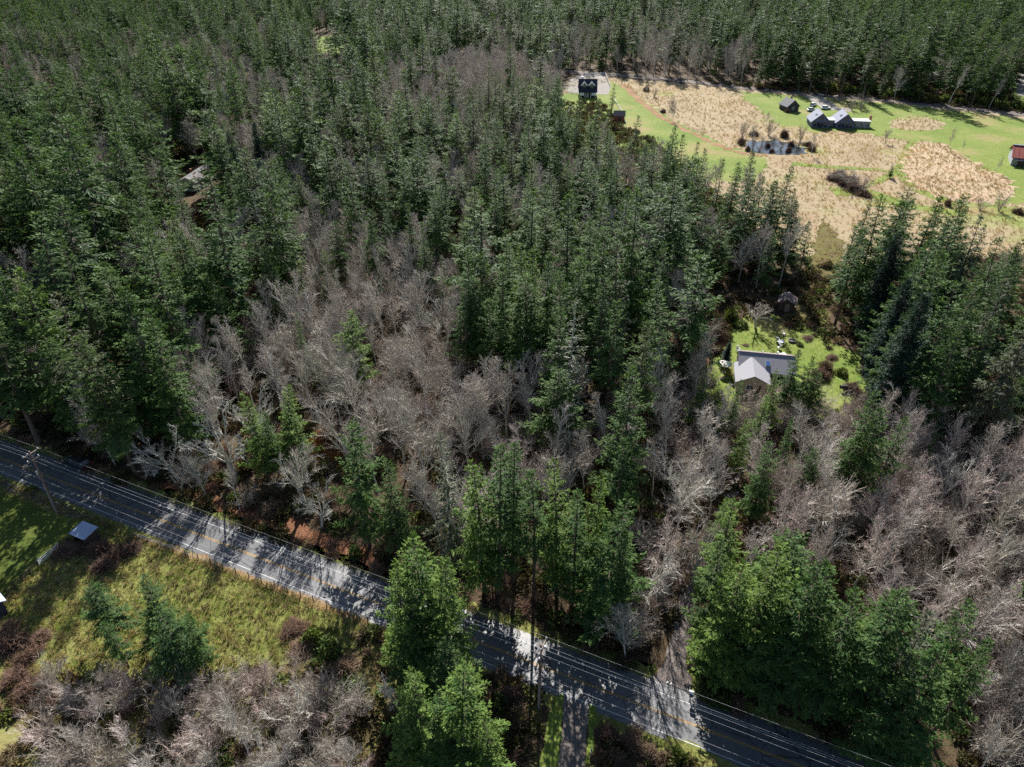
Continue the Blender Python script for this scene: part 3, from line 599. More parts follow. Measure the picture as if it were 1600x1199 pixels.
# class regions in the photograph: (polygon, share of conifers, stocking, conifer heights, bare heights)
CLS = [
 ([(880, 30), (1000, 20), (1180, 70), (1190, 132), (960, 112), (860, 105)], .45, .96, (22, 30), (15, 20)),
 ([(170, 690), (240, 640), (330, 625), (470, 680), (530, 760), (545, 870), (400, 840), (170, 760)], .0, .30, (8, 10), (7, 10)),
 ([(1490, 945), (1720, 960), (1720, 1300), (1500, 1250)], .12, .95, (10, 14), (8, 12)),
 ([(860, 130), (1000, 160), (1180, 230), (1190, 262), (1040, 232), (940, 215), (860, 200)], .9, .22, (21, 26), (13, 18)),
 ([(240, 660), (330, 510), (450, 440), (560, 340), (640, 320), (720, 380), (700, 470), (730, 560), (800, 520), (850, 540), (850, 640), (950, 640), (940, 740), (840, 720), (740, 690), (600, 690), (500, 640), (440, 600), (360, 600), (330, 650)], .05, .98, (14, 20), (12, 17)),
 ([(700, 380), (760, 365), (880, 330), (1000, 370), (1040, 480), (1040, 600), (960, 640), (870, 600), (860, 540), (800, 520), (730, 560), (700, 470)], .72, .92, (19, 26), (12, 16)),
 ([(560, 330), (620, 190), (700, 150), (900, 150), (1180, 235), (1250, 350), (1180, 400), (1040, 380), (1000, 370), (880, 330), (720, 380), (640, 320)], .80, .92, (18, 26), (13, 18)),
 ([(500, 640), (600, 690), (740, 690), (940, 740), (1000, 780), (960, 1000), (760, 960), (540, 860), (520, 760)], .72, .85, (18, 26), (11, 15)),
 ([(940, 640), (1050, 560), (1120, 620), (1110, 760), (1080, 980), (980, 1000), (1000, 780)], .22, .95, (16, 22), (12, 16)),
 ([(1180, 700), (1290, 640), (1420, 620), (1600, 600), (1720, 600), (1720, 960), (1600, 940), (1480, 930), (1330, 870), (1230, 780)], .03, 1.0, (10, 16), (11, 15)),
 ([(1050, 560), (1130, 600), (1280, 600), (1430, 610), (1430, 690), (1290, 680), (1180, 760), (1110, 760)], .5, .8, (11, 18), (9, 13)),
 ([(1280, 300), (1720, 300), (1720, 600), (1600, 600), (1400, 620), (1330, 560), (1285, 480)], .94, .97, (23, 30), (12, 16)),
 ([(1100, 760), (1200, 760), (1330, 870), (1480, 930), (1600, 940), (1720, 960), (1720, 1300), (1300, 1200), (1080, 1050)], .92, .85, (20, 26), (11, 14)),
 ([(60, 1010), (250, 1000), (420, 1000), (560, 1090), (590, 1260), (40, 1260)], .0, .75, (9, 12), (5, 7.5)),
 ([(-60, 1000), (60, 1000), (60, 1120), (-60, 1110)], .0, .0, (9, 12), (6, 8)),
 ([(1040, 380), (1180, 400), (1260, 470), (1120, 480), (1080, 560), (1040, 600)], .35, .75, (18, 25), (12, 16)),
 ([(600, 985), (735, 985), (850, 1110), (850, 1260), (580, 1260), (560, 1080)], .6, .55, (14, 20), (6, 9)),
 ([(930, 1090), (1200, 1140), (1400, 1260), (920, 1260)], .0, .0, (9, 12), (6, 8)),
 ([(340, 290), (560, 255), (600, 330), (330, 510), (300, 480), (420, 400)], .70, .9, (18, 27), (12, 17)),
 ([(-100, 200), (340, 290), (420, 400), (300, 480), (330, 510), (240, 660), (170, 740), (-100, 690)], .80, .97, (23, 31), (13, 17)),
 ([(-200, -60), (430, -60), (430, 250), (-200, 250)], .66, .96, (18, 30), (13, 18)),
 ([(600, 100), (780, 70), (880, 100), (900, 190), (700, 200), (600, 170)], .15, .95, (20, 28), (14, 18)),
 ([(860, -60), (1700, -60), (1700, 175), (960, 120), (860, 120)], .82, .98, (22, 33), (14, 20)),
 ([(-99999, -99999), (99999, -99999), (99999, 99999), (-99999, 99999)], .74, .95, (19, 31), (13, 18))]

rng = np.random.default_rng(5)
TREES = []      # dict(x, y, L, key, hero)
def fits(x, y, L, rad, strict=True):
    P = np.array([[x, y, L * f] for f in (0, .25, .5, .75, .97)]); px = pr(P)
    q = np.concatenate([px, px[1:4] + [0, 0]])
    dist = math.hypot(y, CAM_H); wpx = rad * FPX / math.hypot(dist, x)
    q[5:8, 0] += np.array([.9, .75, .5]) * wpx
    q2 = px[1:4].copy(); q2[:, 0] -= np.array([.9, .75, .5]) * wpx
    q = np.concatenate([q, q2])
    for pol in KEEP:
        if inpoly(q, pol).any(): return False
    return True
def top_at(tx, ty, L): v = g(tx, ty, L); return v.x, v.y
OCC = []
def hero(tx, ty, L, key, name=None, **k):
    if (tx > 1080 and 700 < ty < 1010) or (540 < tx < 1000 and 600 < ty < 832):      # the roadside stands keep their feet off the verge
        while L > 9 and (np.array(top_at(tx, ty, L)) - np.array(RA[:2])) @ np.array(RN[:2]) < (7.0 if tx > 1080 else 6.2): L -= .5
    if tx > 1285 and 290 < ty < 520:                                                   # and the right hand stand stays off the garden lawn
        for _ in range(30):
            if inpoly(pr([[*top_at(tx, ty, L), 0], [*top_at(tx, ty, L), L * .35]]), [(1230, 500), (1352, 500), (1362, 660), (1230, 660)]).any(): tx += 8
    x, y = top_at(tx, ty, L); TREES.append(dict(x=x, y=y, L=L, key=key, hero=k.get('label'), lm=k.get('lm'), rz=k.get('rz', rng.uniform(0, 6.28)), wide=k.get('wide', 1.0), tilt=k.get('tilt', (0, 0))))
    OCC.append((x, y, 4.2 if L > 12 else 2.4)); return TREES[-1]

# hand placed trees: top pixel, height in metres, prototype
H_ = hero
H_(978, 376, 29, 'grey0', label='tallest broad grey tipped fir right of the centre of the woods', lm='the tall grey tipped fir', wide=.95)
H_(925, 342, 28, 'fir1'); H_(893, 470, 27, 'grey1', label='thin drooping grey conifer in front of the central fir clump', lm='the drooping grey conifer', wide=1.15)
H_(1004, 500, 24, 'fir6'); H_(985, 572, 25, 'fir0', label='lone dark fir standing among bare alders near the right boundary', lm='the lone dark fir')
H_(1045, 378, 24, 'fir7', label='long bare trunked fir at the back right of the parcel', lm='the long bare trunked fir')
for a in ((732, 385, 27, 'fir4'), (760, 392, 24, 'bright1'), (785, 398, 25, 'fir4'), (808, 374, 24, 'bright1'), (832, 384, 25, 'bright1'), (858, 396, 24, 'fir1'), (880, 420, 24, 'fir2'), (745, 430, 22, 'fir5'), (725, 440, 22, 'fir3'), (948, 430, 26, 'fir1'), (870, 480, 23, 'fir0'), (960, 470, 25, 'fir3'), (905, 400, 26, 'fir6')): H_(*a)
for a in ((642, 315, 22, 'fir4'), (662, 345, 20, 'fir4'), (580, 352, 19, 'fir6'), (572, 325, 22, 'fir3'), (430, 345, 20, 'fir0'), (415, 385, 20, 'fir2'), (470, 497, 14, 'fir4'), (505, 390, 15, 'bright1'), (520, 345, 18, 'fir6'), (690, 398, 14, 'fir4'), (765, 470, 20, 'fir6'), (490, 545, 9, 'fir4')): H_(*a)
H_(385, 612, 17, 'bright1', wide=1.1); H_(440, 603, 16.5, 'bright1', wide=1.3); H_(412, 640, 13, 'fir0'); H_(548, 660, 22, 'fir6', label='pointed fir just right of the orange leaf hollow', lm='the pointed roadside fir')
H_(608, 718, 17, 'fir0'); H_(690, 672, 24, 'grey1'); H_(775, 688, 26, 'fir1', label='ivy clad slender fir in the front strip by the road', lm='the ivy clad fir'); H_(750, 705, 24, 'bright1'); H_(805, 690, 24, 'fir7'); H_(838, 735, 22, 'fir3'); H_(880, 722, 22, 'bright1'); H_(935, 730, 22, 'bright1', wide=.8); H_(905, 760, 21, 'fir1'); H_(960, 775, 22, 'fir2'); H_(982, 830, 18, 'fir4')
H_(650, 832, 23, 'bright0', label='bright green fir overhanging the near side of the road', lm='the bright roadside fir'); H_(615, 880, 19, 'bright1'); H_(690, 880, 19, 'bright0', wide=.9); H_(640, 930, 16, 'fir2')
H_(632, 1036, 17, 'bright1', wide=1.25); H_(715, 1052, 18, 'bright0', wide=1.25, label='bright green fir at the bottom edge left of the driveway', lm='the bottom edge fir'); H_(680, 1080, 15, 'fir0'); H_(765, 1120, 14, 'bright1')
H_(143, 912, 10.5, 'fir5', wide=1.35); H_(218, 905, 12, 'fir0', wide=1.3); H_(252, 945, 12, 'fir2', wide=1.3, label='dark short fir in the lower left pasture beside bare shrubs', lm='the lower left pasture fir'); H_(290, 960, 10, 'fir6'); H_(165, 965, 9, 'fir6')
for a in ((1150, 768, 20, 'bright1'), (1135, 850, 18, 'fir1'), (1165, 868, 24, 'bright0'), (1222, 855, 24, 'bright0'), (1262, 870, 24, 'fir2'), (1148, 925, 20, 'fir0'), (1195, 930, 22, 'fir2'), (1305, 890, 22, 'fir0'), (1350, 925, 24, 'fir2'), (1300, 960, 22, 'bright1'), (1420, 918, 23, 'fir5'), (1460, 950, 22, 'grey0'), (1510, 935, 20, 'fir3'), (1390, 985, 20, 'fir0'), (1245, 950, 22, 'fir0'), (1470, 1010, 20, 'fir2'), (1540, 1000, 17, 'fir1'), (1122, 955, 15, 'bright1')): H_(*a)
H_(1205, 690, 15, 'fir0'); H_(1366, 612, 20, 'fir0'); H_(1388, 640, 18, 'fir6'); H_(1412, 652, 17, 'fir3'); H_(1466, 680, 10, 'fir4', label='small lone fir in the bare woods at the right', lm='the small lone fir'); H_(1275, 700, 11, 'fir5'); H_(1240, 655, 12, 'fir4')
H_(1130, 595, 12, 'bright1'); H_(1152, 592, 12, 'fir4'); H_(1222, 575, 13, 'bright1'); H_(1246, 545, 14, 'fir0'); H_(1270, 558, 13, 'fir2'); H_(1100, 575, 13, 'bright1'); H_(1195, 615, 13, 'bright1'); H_(1285, 580, 11, 'fir5'); H_(1165, 650, 12, 'bright1')
for a in ((1310, 345, 26, 'fir2'), (1348, 310, 28, 'fir0'), (1385, 298, 29, 'fir0'), (1425, 296, 29, 'fir5'), (1455, 300, 28, 'fir1'), (1505, 305, 30, 'fir2'), (1538, 335, 28, 'grey0'), (1580, 372, 29, 'fir0'), (1400, 370, 24, 'blue0'), (1470, 390, 28, 'fir0'), (1440, 455, 26, 'blue0'), (1525, 430, 26, 'fir2'), (1580, 440, 26, 'grey0'), (1360, 400, 24, 'fir0'), (1330, 430, 22, 'blue0'), (1500, 500, 24, 'fir0'), (1400, 490, 20, 'fir6')): H_(*a)
for a in ((1232, 255, 25, 'fir1'), (1210, 285, 24, 'fir3'), (1178, 238, 24, 'fir3'), (1268, 345, 18, 'fir3'), (1128, 248, 23, 'fir4'), (1148, 262, 22, 'fir3'), (1098, 235, 24, 'fir3'), (1055, 198, 24, 'fir1'), (1068, 212, 23, 'fir3'), (1020, 212, 22, 'fir3'), (992, 182, 24, 'fir3'), (952, 170, 22, 'fir4'), (928, 155, 24, 'fir3'), (905, 150, 26, 'fir3'), (876, 125, 26, 'fir4'), (958, 132, 16, 'fir3'), (760, 95, 28, 'fir4'), (797, 100, 28, 'fir4'), (797, 70, 28, 'fir6'), (705, 122, 24, 'fir4'), (845, 150, 22, 'fir6'), (820, 140, 24, 'fir1'), (1085, 222, 22, 'fir4'), (1040, 220, 22, 'fir6')): H_(*a)
H_(92, 448, 30, 'grey0', label='large drooping grey limbed fir in the left forest', lm='the grey limbed fir', wide=1.05); H_(28, 420, 29, 'bright0', label='yellow green topped fir near the left edge', lm='the yellow green left fir')
H_(183, 442, 29, 'fir2'); H_(195, 330, 28, 'fir0'); H_(280, 360, 27, 'fir5'); H_(430, 250, 25, 'fir2')
H_(362, 203, 23, 'blue0', label='dense dark columnar conifer behind the pale forest house', lm='the dark columnar conifer'); H_(392, 190, 24, 'blue0', wide=.8)
H_(352, 268, 17, 'fir0', wide=1.2); H_(338, 290, 15, 'fir2'); H_(372, 262, 20, 'fir5'); H_(225, 232, 25, 'grey0', label='pale grey fir left of the house in the forest', lm='the pale grey fir'); H_(590, 168, 25, 'bright0', label='yellowish fir behind the top left parcel corner', lm='the yellowish back fir'); H_(225, 480, 27, 'fir0'); H_(130, 520, 26, 'fir5')
# hand placed bare trees
H_(336, 642, 13.5, 'map0', label='pale lichen covered spreading maple beside the road', lm='the pale spreading maple', wide=1.1)
H_(252, 662, 11.5, 'map0', label='pale bare maple leaning left over the roadside bank', lm='the leaning maple', tilt=(0, -.38))
H_(455, 690, 12.5, 'map1', label='bare maple with forked trunk standing close to the road', lm='the roadside maple', wide=1.15)
H_(1042, 800, 13, 'pink0', label='pinkish bare alder standing alone right of the front firs', lm='the pinkish alder'); H_(990, 945, 10, 'ald1', label='sprawling bare tree at the driveway bend', lm='the sprawling driveway tree', wide=1.2)
H_(445, 185, 18, 'map1', label='pale bare maple among firs in the upper left forest', lm='the upper forest maple'); H_(1085, 700, 14, 'map0', wide=1.1); H_(1130, 700, 13, 'pink0'); H_(1105, 800, 13, 'map1')
H_(1190, 468, 7, 'map1', label='low reddish brown orchard tree behind the grey house', lm='the orchard tree', wide=1.7); H_(1215, 300, 13, 'map1'); H_(1205, 360, 13, 'pink0')
H_(1390, 198, 6.5, 'map1', label='small bare tree alone in the meadow below the cabins', wide=1.1); H_(1492, 200, 9, 'ald2', label='slim bare tree alone on the lawn right of the cabins'); H_(1510, 219, 5, 'ald2', label='tiny bare sapling alone on the right lawn')
H_(1565, 245, 6, 'ald0', label='small bare tree on the lawn left of the red barn'); H_(1397, 256, 5, 'fir2', label='small conifer alone on the mown meadow path'); H_(1055, 160, 8, 'ald1', label='bare tree on the ditch bank above the green strip')
H_(1012, 130, 6, 'ald1', label='low bare tree at the top of the ditch line'); H_(1200, 175, 6, 'ald1'); H_(1275, 210, 8, 'ald1', label='bare tree on the right bank of the pond'); H_(1180, 195, 8, 'ald1', label='bare tree on the left bank of the pond')
for k in range(20): H_(rng.uniform(640, 880), rng.uniform(92, 118), rng.uniform(14, 18), 'ald%d' % rng.integers(0, 4))
H_(1138, 536, 5.5, 'blue0', label='small dark columnar cypress on the lawn left of the grey house', lm='the columnar cypress', wide=1.6)
H_(34, 218, 15, 'map0', label='pale bare maple near the upper left edge of the forest', lm='the upper left bare maple'); H_(1440, 610, 12, 'pink0'); H_(1480, 600, 12, 'pink0'); H_(1050, 590, 14, 'ald1')

occ_cells = {}
def occ_add(x, y, r):
    occ_cells.setdefault((int(x // 8), int(y // 8)), []).append((x, y, r))
def occ_ok(x, y, r):
    cx, cy = int(x // 8), int(y // 8)
    for i in (-1, 0, 1):
        for j in (-1, 0, 1):
            for (a, b, q) in occ_cells.get((cx + i, cy + j), ()):
                if (a - x) ** 2 + (b - y) ** 2 < ((r + q) / 2 * 1.0) ** 2: return False
    return True
for o in OCC: occ_add(*o)

def cells():
    for (y0, y1, st) in ((22, 300, 2.6), (300, 560, 4.0), (560, 900, 7.0), (900, 1700, 12.0)):
        ys = np.arange(y0, y1, st)
        for y in ys:
            hw = y * .80 + 45
            xs = np.arange(-hw, hw, st)
            for x in xs: yield x, y, st
C_ = np.array(list(cells()))
C_[:, 0] += rng.uniform(-.5, .5, len(C_)) * C_[:, 2]; C_[:, 1] += rng.uniform(-.5, .5, len(C_)) * C_[:, 2]
C_ = C_[rng.permutation(len(C_))]
Lm = 20.0
canopy = pr(np.stack([C_[:, 0], C_[:, 1], np.full(len(C_), 14.0)], 1))
cls = np.full(len(C_), -1)
for i, c in enumerate(CLS):
    hit = inpoly(canopy, c[0]) & (cls < 0); cls[hit] = i
out = np.zeros(len(C_), bool)
for pol in GROUND_OUT: out |= inpoly(C_[:, :2], pol)
ro = (C_[:, :2] - np.array(RA[:2])) @ np.array(RN[:2]); out |= (ro > -5.2) & (ro < 5.6)
out |= (ro < -3) & ((C_[:, 0] > 13) | (cls == len(CLS) - 1))
R1, R2 = rng.random(len(C_)), rng.random(len(C_))
big = np.array([math.sin(x * .021 + 2.1 * math.sin(y * .017 + 1)) * math.sin(y * .026 + 1.9 * math.sin(x * .019)) for x, y in C_[:, :2]])
clump = np.array([math.sin(x * .13 + 1.3 * math.sin(y * .09)) + math.sin(y * .11 + 1.7 * math.sin(x * .07 + 2)) for x, y in C_[:, :2]]) * .5
LIT_ALL = [gpoly([(1105, 578), (1145, 520), (1180, 505), (1185, 556), (1130, 605)]), gpoly([(1232, 548), (1290, 545), (1335, 575), (1330, 625), (1285, 622)])]
LIT_CON = [gpoly([(285, 818), (330, 800), (575, 902), (588, 962), (560, 955)]), gpoly([(235, 885), (330, 905), (560, 990), (440, 1010), (330, 985)]), gpoly([(1035, 1058), (1090, 1072), (1105, 1190), (1040, 1150)]), gpoly([(905, 1015), (960, 1035), (955, 1110), (905, 1095)])]
SXY = np.array([-sdir.x, -sdir.y]) / math.tan(SUN_EL) / math.hypot(sdir.x, sdir.y)
def shades(x, y, L, polys):
    wv = np.array([-SXY[1], SXY[0]]) / np.linalg.norm(SXY); pts = []
    for f in (.1, .3, .5, .7, .9):
        c = np.array([x, y]) + SXY * L * f; hw = L * .16 * (1 - f) + .6
        pts += [c, c + wv * hw, c - wv * hw]
    pts = np.array(pts)
    return any(inpoly(pts, p).any() for p in polys)
for i in range(len(C_)):
    if out[i]: continue
    x, y, st = C_[i]; pc, dn, hc, hb = CLS[cls[i]][1:]
    if R1[i] > dn: continue
    con = R2[i] < pc + (clump[i] * .35 if .1 < pc < .9 else 0) + (big[i] * .30 if y > 280 and .1 < pc < .9 else 0)
    L = float(rng.uniform(*hc)) if con else float(rng.uniform(*hb))
    sp = (6.3 if con else 4.0) if y < 300 else ((7.6 if con else 4.8) if y < 560 else st * .85)
    if cls[i] in (13,): sp = 2.6
    if con and cls[i] not in (6, 10): sp *= 1 + .5 * max(0, clump[i]) * rng.random(); L *= rng.choice([.62, .78, .92, 1, 1.06, 1.14, 1.22, 1.36]) * (1 - .12 * max(0, big[i]))
    if not occ_ok(x, y, sp): continue
    if y < 330 and (shades(x, y, L, LIT_ALL) or (con and shades(x, y, L, LIT_CON))): continue
    if not fits(x, y, L, L * (.17 if con else .19)): continue
    if con:
        key = 'fir%d' % rng.integers(0, 12) if rng.random() < .90 else rng.choice(['bright1', 'grey0', 'fir2', 'fir0', 'bright0', 'grey1'])
        if cls[i] in (7, 12, 10, 16) and rng.random() < .5: key = rng.choice(['bright0', 'bright1'])
    else:
        key = 'ald%d' % rng.integers(0, 5)
        q = rng.random()
        if cls[i] in (9, 10) and q < .45: key = 'pink0'
        elif cls[i] in (9, 10) and q < .6: key = rng.choice(['map0', 'map1'])
        elif q < .10: key = rng.choice(['map1', 'pink0', 'map0'])
        if cls[i] == 13: key = rng.choice(['ald1', 'ald4', 'map1', 'map0', 'pink0'])
    TREES.append(dict(x=x, y=y, L=L, key=str(key), hero=None, lm=None, rz=rng.uniform(0, 6.28), wide=float(rng.uniform(.85, 1.45) if con else rng.uniform(.85, 1.2)), tilt=(0, 0)))
    occ_add(x, y, sp)

# ------------------------------------------------------------------ choose the individuals: the 300 of each kind that show largest
kind_of = lambda k: 'fir_tree' if k[:3] in ('fir', 'bri', 'gre', 'blu') else 'bare_tree'
for t in TREES:
    p0, p1 = pr([[t['x'], t['y'], 0], [t['x'], t['y'], t['L']]])
    t['px'] = (p0 + p1) / 2; t['size'] = math.hypot(*(p1 - p0)) if t['y'] > 5 else 0
    vis = (-15 < t['px'][0] < 1615) and (p1[1] < 1190) and (p0[1] > 8)
    t['size2'] = (1e6 if t['hero'] else 0) + (1e4 if t['lm'] else 0) + t['size'] if vis else -1
    t['kind'] = kind_of(t['key'])
LANDMARKS = []   # (x, y, phrase), filled here and used for the labels
def lmk(px, py, phrase, z=0): v = g(px, py, z); LANDMARKS.append((v.x, v.y, phrase))
for px, py, ph in ((91, 802, 'the left utility pole'), (132, 845, 'the white roofed shed'), (124, 728, 'the parked dark car'), (842, 1107, 'the middle utility pole'), (1078, 1095, 'the roadside mailbox'),
                   (1175, 600, 'the grey roofed house'), (1225, 490, 'the brown garden shed'), (512, 700, 'the orange leaf hollow'), (918, 150, 'the dark dormered house'), (967, 190, 'the small red shed'),
                   (1290, 195, 'the gabled cabins'), (1215, 232, 'the pond'), (1588, 255, 'the red roofed barn'), (310, 300, 'the pale forest house'), (1250, 110, 'the long white roofed house'), (1055, 1000, 'the far driveway bend'),
                   (1328, 300, 'the dark hedge mound'), (520, 70, 'the upper forest clearing'), (1600, 145, 'the far right clearing'), (900, 1150, 'the near driveway')):
    lmk(px, py, ph)
for t in TREES:
    if t['lm']: LANDMARKS.append((t['x'], t['y'], t['lm']))
ORD = ['nearest', 'second', 'third', 'fourth', 'fifth', 'sixth', 'seventh', 'eighth', 'ninth', 'tenth', 'eleventh', 'twelfth', 'thirteenth', 'fourteenth', 'fifteenth', 'sixteenth', 'seventeenth', 'eighteenth', 'nineteenth', 'twentieth'] + ['twenty ' + w_ for w_ in ('first', 'second', 'third', 'fourth', 'fifth', 'sixth', 'seventh', 'eighth', 'ninth')] + ['thirtieth'] + ['thirty ' + w_ for w_ in ('first', 'second', 'third', 'fourth', 'fifth', 'sixth', 'seventh', 'eighth', 'ninth')]
SECT = ['right of', 'behind and right of', 'behind', 'behind and left of', 'left of', 'in front and left of', 'in front of', 'in front and right of']
def auto_label(items, noun):
    """items: dicts with x, y, look; label by the nearest landmark, the side of it and the order of nearness"""
    buckets = {}
    for t in items:
        d = [(math.hypot(t['x'] - a, t['y'] - b), k) for k, (a, b, _) in enumerate(LANDMARKS)]
        d = [e for e in d if e[0] > 0.3]; dist, k = min(d)
        a, b, ph = LANDMARKS[k]; s_ = int(round(math.atan2(t['y'] - b, t['x'] - a) / (math.pi / 4))) % 8
        buckets.setdefault((k, s_), []).append((dist, id(t), t))
    for (k, s_), L in buckets.items():
        L.sort(key=lambda e: e[0])
        for n, (_, _, t) in enumerate(L):
            if t.get('hero'): continue
            o = ORD[n] if n < len(ORD) else 'outermost'
            t['label'] = '%s %s, %s %s %s %s' % (t['look'], noun, o, 'one' if n else 'one', SECT[s_], LANDMARKS[k][2])
tops = {}
for kd, noun in (('fir_tree', 'fir'), ('bare_tree', 'leafless tree')):
    S_ = sorted([t for t in TREES if t['kind'] == kd and t['size2'] > 0], key=lambda t: -t['size2'])[:298]
    for t in S_:
        t['single'] = True
        t['look'] = PROTO[t['key']]['look'] if (t['L'] > 13 or kd == 'bare_tree') else 'small ' + PROTO[t['key']]['look']
    auto_label(S_, noun)
    grp = 'firs of the woodland' if kd == 'fir_tree' else 'leafless trees of the woodland'
    for t in S_:
        P = PROTO[t['key']]; s_ = t['L'] / P['H']
        o = thing(kd, t['hero'] or t['label'], 'tree', (t['x'], t['y'], 0), 0, grp)
        o.rotation_euler = Euler((rng.normal(0, .03), rng.normal(0, .03), t['rz'])) if t['tilt'] == (0, 0) else Euler((t['tilt'][0], t['tilt'][1], 0))
        o.scale = (s_ * t['wide'], s_ * t['wide'], s_)
        link(bpy.data.objects.new('trunk', P['trunk']), o); link(bpy.data.objects.new('crown', P['crown']), o)
REST = [t for t in TREES if not t.get('single')]
print('TREES', len(TREES), 'rest', len(REST), 'firs', sum(t['kind'] == 'fir_tree' for t in TREES))

# ------------------------------------------------------------------ masses: geometry-node scatter
def scatter(name, pts, rz, scl, idx, protos, label, mat=None, wide=None):
    me = bpy.data.meshes.new(name); pts = np.asarray(pts, np.float32)
    me.vertices.add(len(pts)); me.vertices.foreach_set('co', pts.ravel())
    for nm, ty, arr in (('rz', 'FLOAT', rz), ('sc', 'FLOAT', scl), ('wd', 'FLOAT', wide if wide is not None else scl), ('tx', 'FLOAT', np.random.normal(0, .035, len(pts))), ('ty', 'FLOAT', np.random.normal(0, .035, len(pts)))):
        a = me.attributes.new(nm, ty, 'POINT'); a.data.foreach_set('value', np.asarray(arr, np.float32))
    a = me.attributes.new('ix', 'INT', 'POINT'); a.data.foreach_set('value', np.asarray(idx, np.int32))
    o = link(bpy.data.objects.new(name, me)); tag(o, label, None, None, 'stuff')
    ng = bpy.data.node_groups.new('scatter_' + name, 'GeometryNodeTree')
    ng.interface.new_socket('Geometry', in_out='INPUT', socket_type='NodeSocketGeometry'); ng.interface.new_socket('Geometry', in_out='OUTPUT', socket_type='NodeSocketGeometry')
    N = ng.nodes.new; gi = N('NodeGroupInput'); go = N('NodeGroupOutput'); iop = N('GeometryNodeInstanceOnPoints'); jn = N('GeometryNodeJoinGeometry')
    for m_ in reversed(protos):
        po = bpy.data.objects.new('source', m_)
        oi = N('GeometryNodeObjectInfo'); oi.inputs['Object'].default_value = po; oi.inputs['As Instance'].default_value = True
        ng.links.new(oi.outputs['Geometry'], jn.inputs[0])
    def na(nm, ty):
        n = N('GeometryNodeInputNamedAttribute'); n.data_type = ty; n.inputs['Name'].default_value = nm; return n.outputs['Attribute']
    ng.links.new(gi.outputs[0], iop.inputs['Points']); ng.links.new(jn.outputs[0], iop.inputs['Instance'])
    iop.inputs['Pick Instance'].default_value = True; ng.links.new(na('ix', 'INT'), iop.inputs['Instance Index'])
    cx = N('ShaderNodeCombineXYZ'); ng.links.new(na('rz', 'FLOAT'), cx.inputs[2]); ng.links.new(na('tx', 'FLOAT'), cx.inputs[0]); ng.links.new(na('ty', 'FLOAT'), cx.inputs[1]); er = N('FunctionNodeEulerToRotation'); ng.links.new(cx.outputs[0], er.inputs[0]); ng.links.new(er.outputs[0], iop.inputs['Rotation'])
    cs = N('ShaderNodeCombineXYZ'); wd = na('wd', 'FLOAT')
    ng.links.new(wd, cs.inputs[0]); ng.links.new(wd, cs.inputs[1]); ng.links.new(na('sc', 'FLOAT'), cs.inputs[2]); ng.links.new(cs.outputs[0], iop.inputs['Scale'])
    ng.links.new(iop.outputs[0], go.inputs[0])
    md = o.modifiers.new('scatter', 'NODES'); md.node_group = ng
    return o
for kd, nm, lb in (('fir_tree', 'fir_forest', 'dense mass of firs filling the rest of the forest'), ('bare_tree', 'leafless_forest', 'grey brown mass of leafless trees between the firs')):
    T = [t for t in REST if t['kind'] == kd]; keys = sorted({t['key'] for t in T})
    scatter(nm, [(t['x'], t['y'], 0) for t in T], [t['rz'] for t in T], [t['L'] / PROTO[t['key']]['H'] for t in T], [keys.index(t['key']) for t in T], [PROTO[k]['joined'] for k in keys], lb, wide=[t['L'] / PROTO[t['key']]['H'] * t['wide'] for t in T])

# undergrowth, brambles, grass
US = [bushy(k, 1.0, 1.0, 130, 'leaf', .24).mesh('undergrowth_leafy', [M['understory']]) for k in range(3)] + [bushy(k + 10, 1.1, 1.0, 90, 'cane').mesh('undergrowth_canes', [M['bramble']]) for k in range(2)] + [bushy(k + 20, .9, .9, 120, 'leaf', .2).mesh('undergrowth_green', [M['shrub_leaf']]) for k in range(2)]
def spread_in(polys, n, outs=(), xr=None, seed=1):
    r_ = np.random.default_rng(seed); A = np.concatenate([np.array(p) for p in polys]); lo, hi = A.min(0), A.max(0)
    P = r_.uniform(lo, hi, (n, 2)); k = np.zeros(n, bool)
    for p in polys: k |= inpoly(P, p)
    for p in outs: k &= ~inpoly(P, p)
    o_ = (P - np.array(RA[:2])) @ np.array(RN[:2]); k &= ~((o_ > -3.2) & (o_ < 3.2))
    return P[k], r_
OUTS = GROUND_OUT
P, r_ = spread_in([[(-150, 25), (150, 25), (330, 420), (-330, 420)]], 60000, OUTS, seed=3)
o_ = (P - np.array(RA[:2])) @ np.array(RN[:2]); P = P[(o_ > 4.0) | (o_ < -3.6)]
k = len(P); ix = r_.choice(7, k, p=[.2, .2, .15, .14, .13, .09, .09])
scatter('undergrowth', np.c_[P, np.zeros(k)], r_.uniform(0, 6.3, k), r_.uniform(.5, 1.5, k), ix, US, 'brown and green undergrowth covering the forest floor')
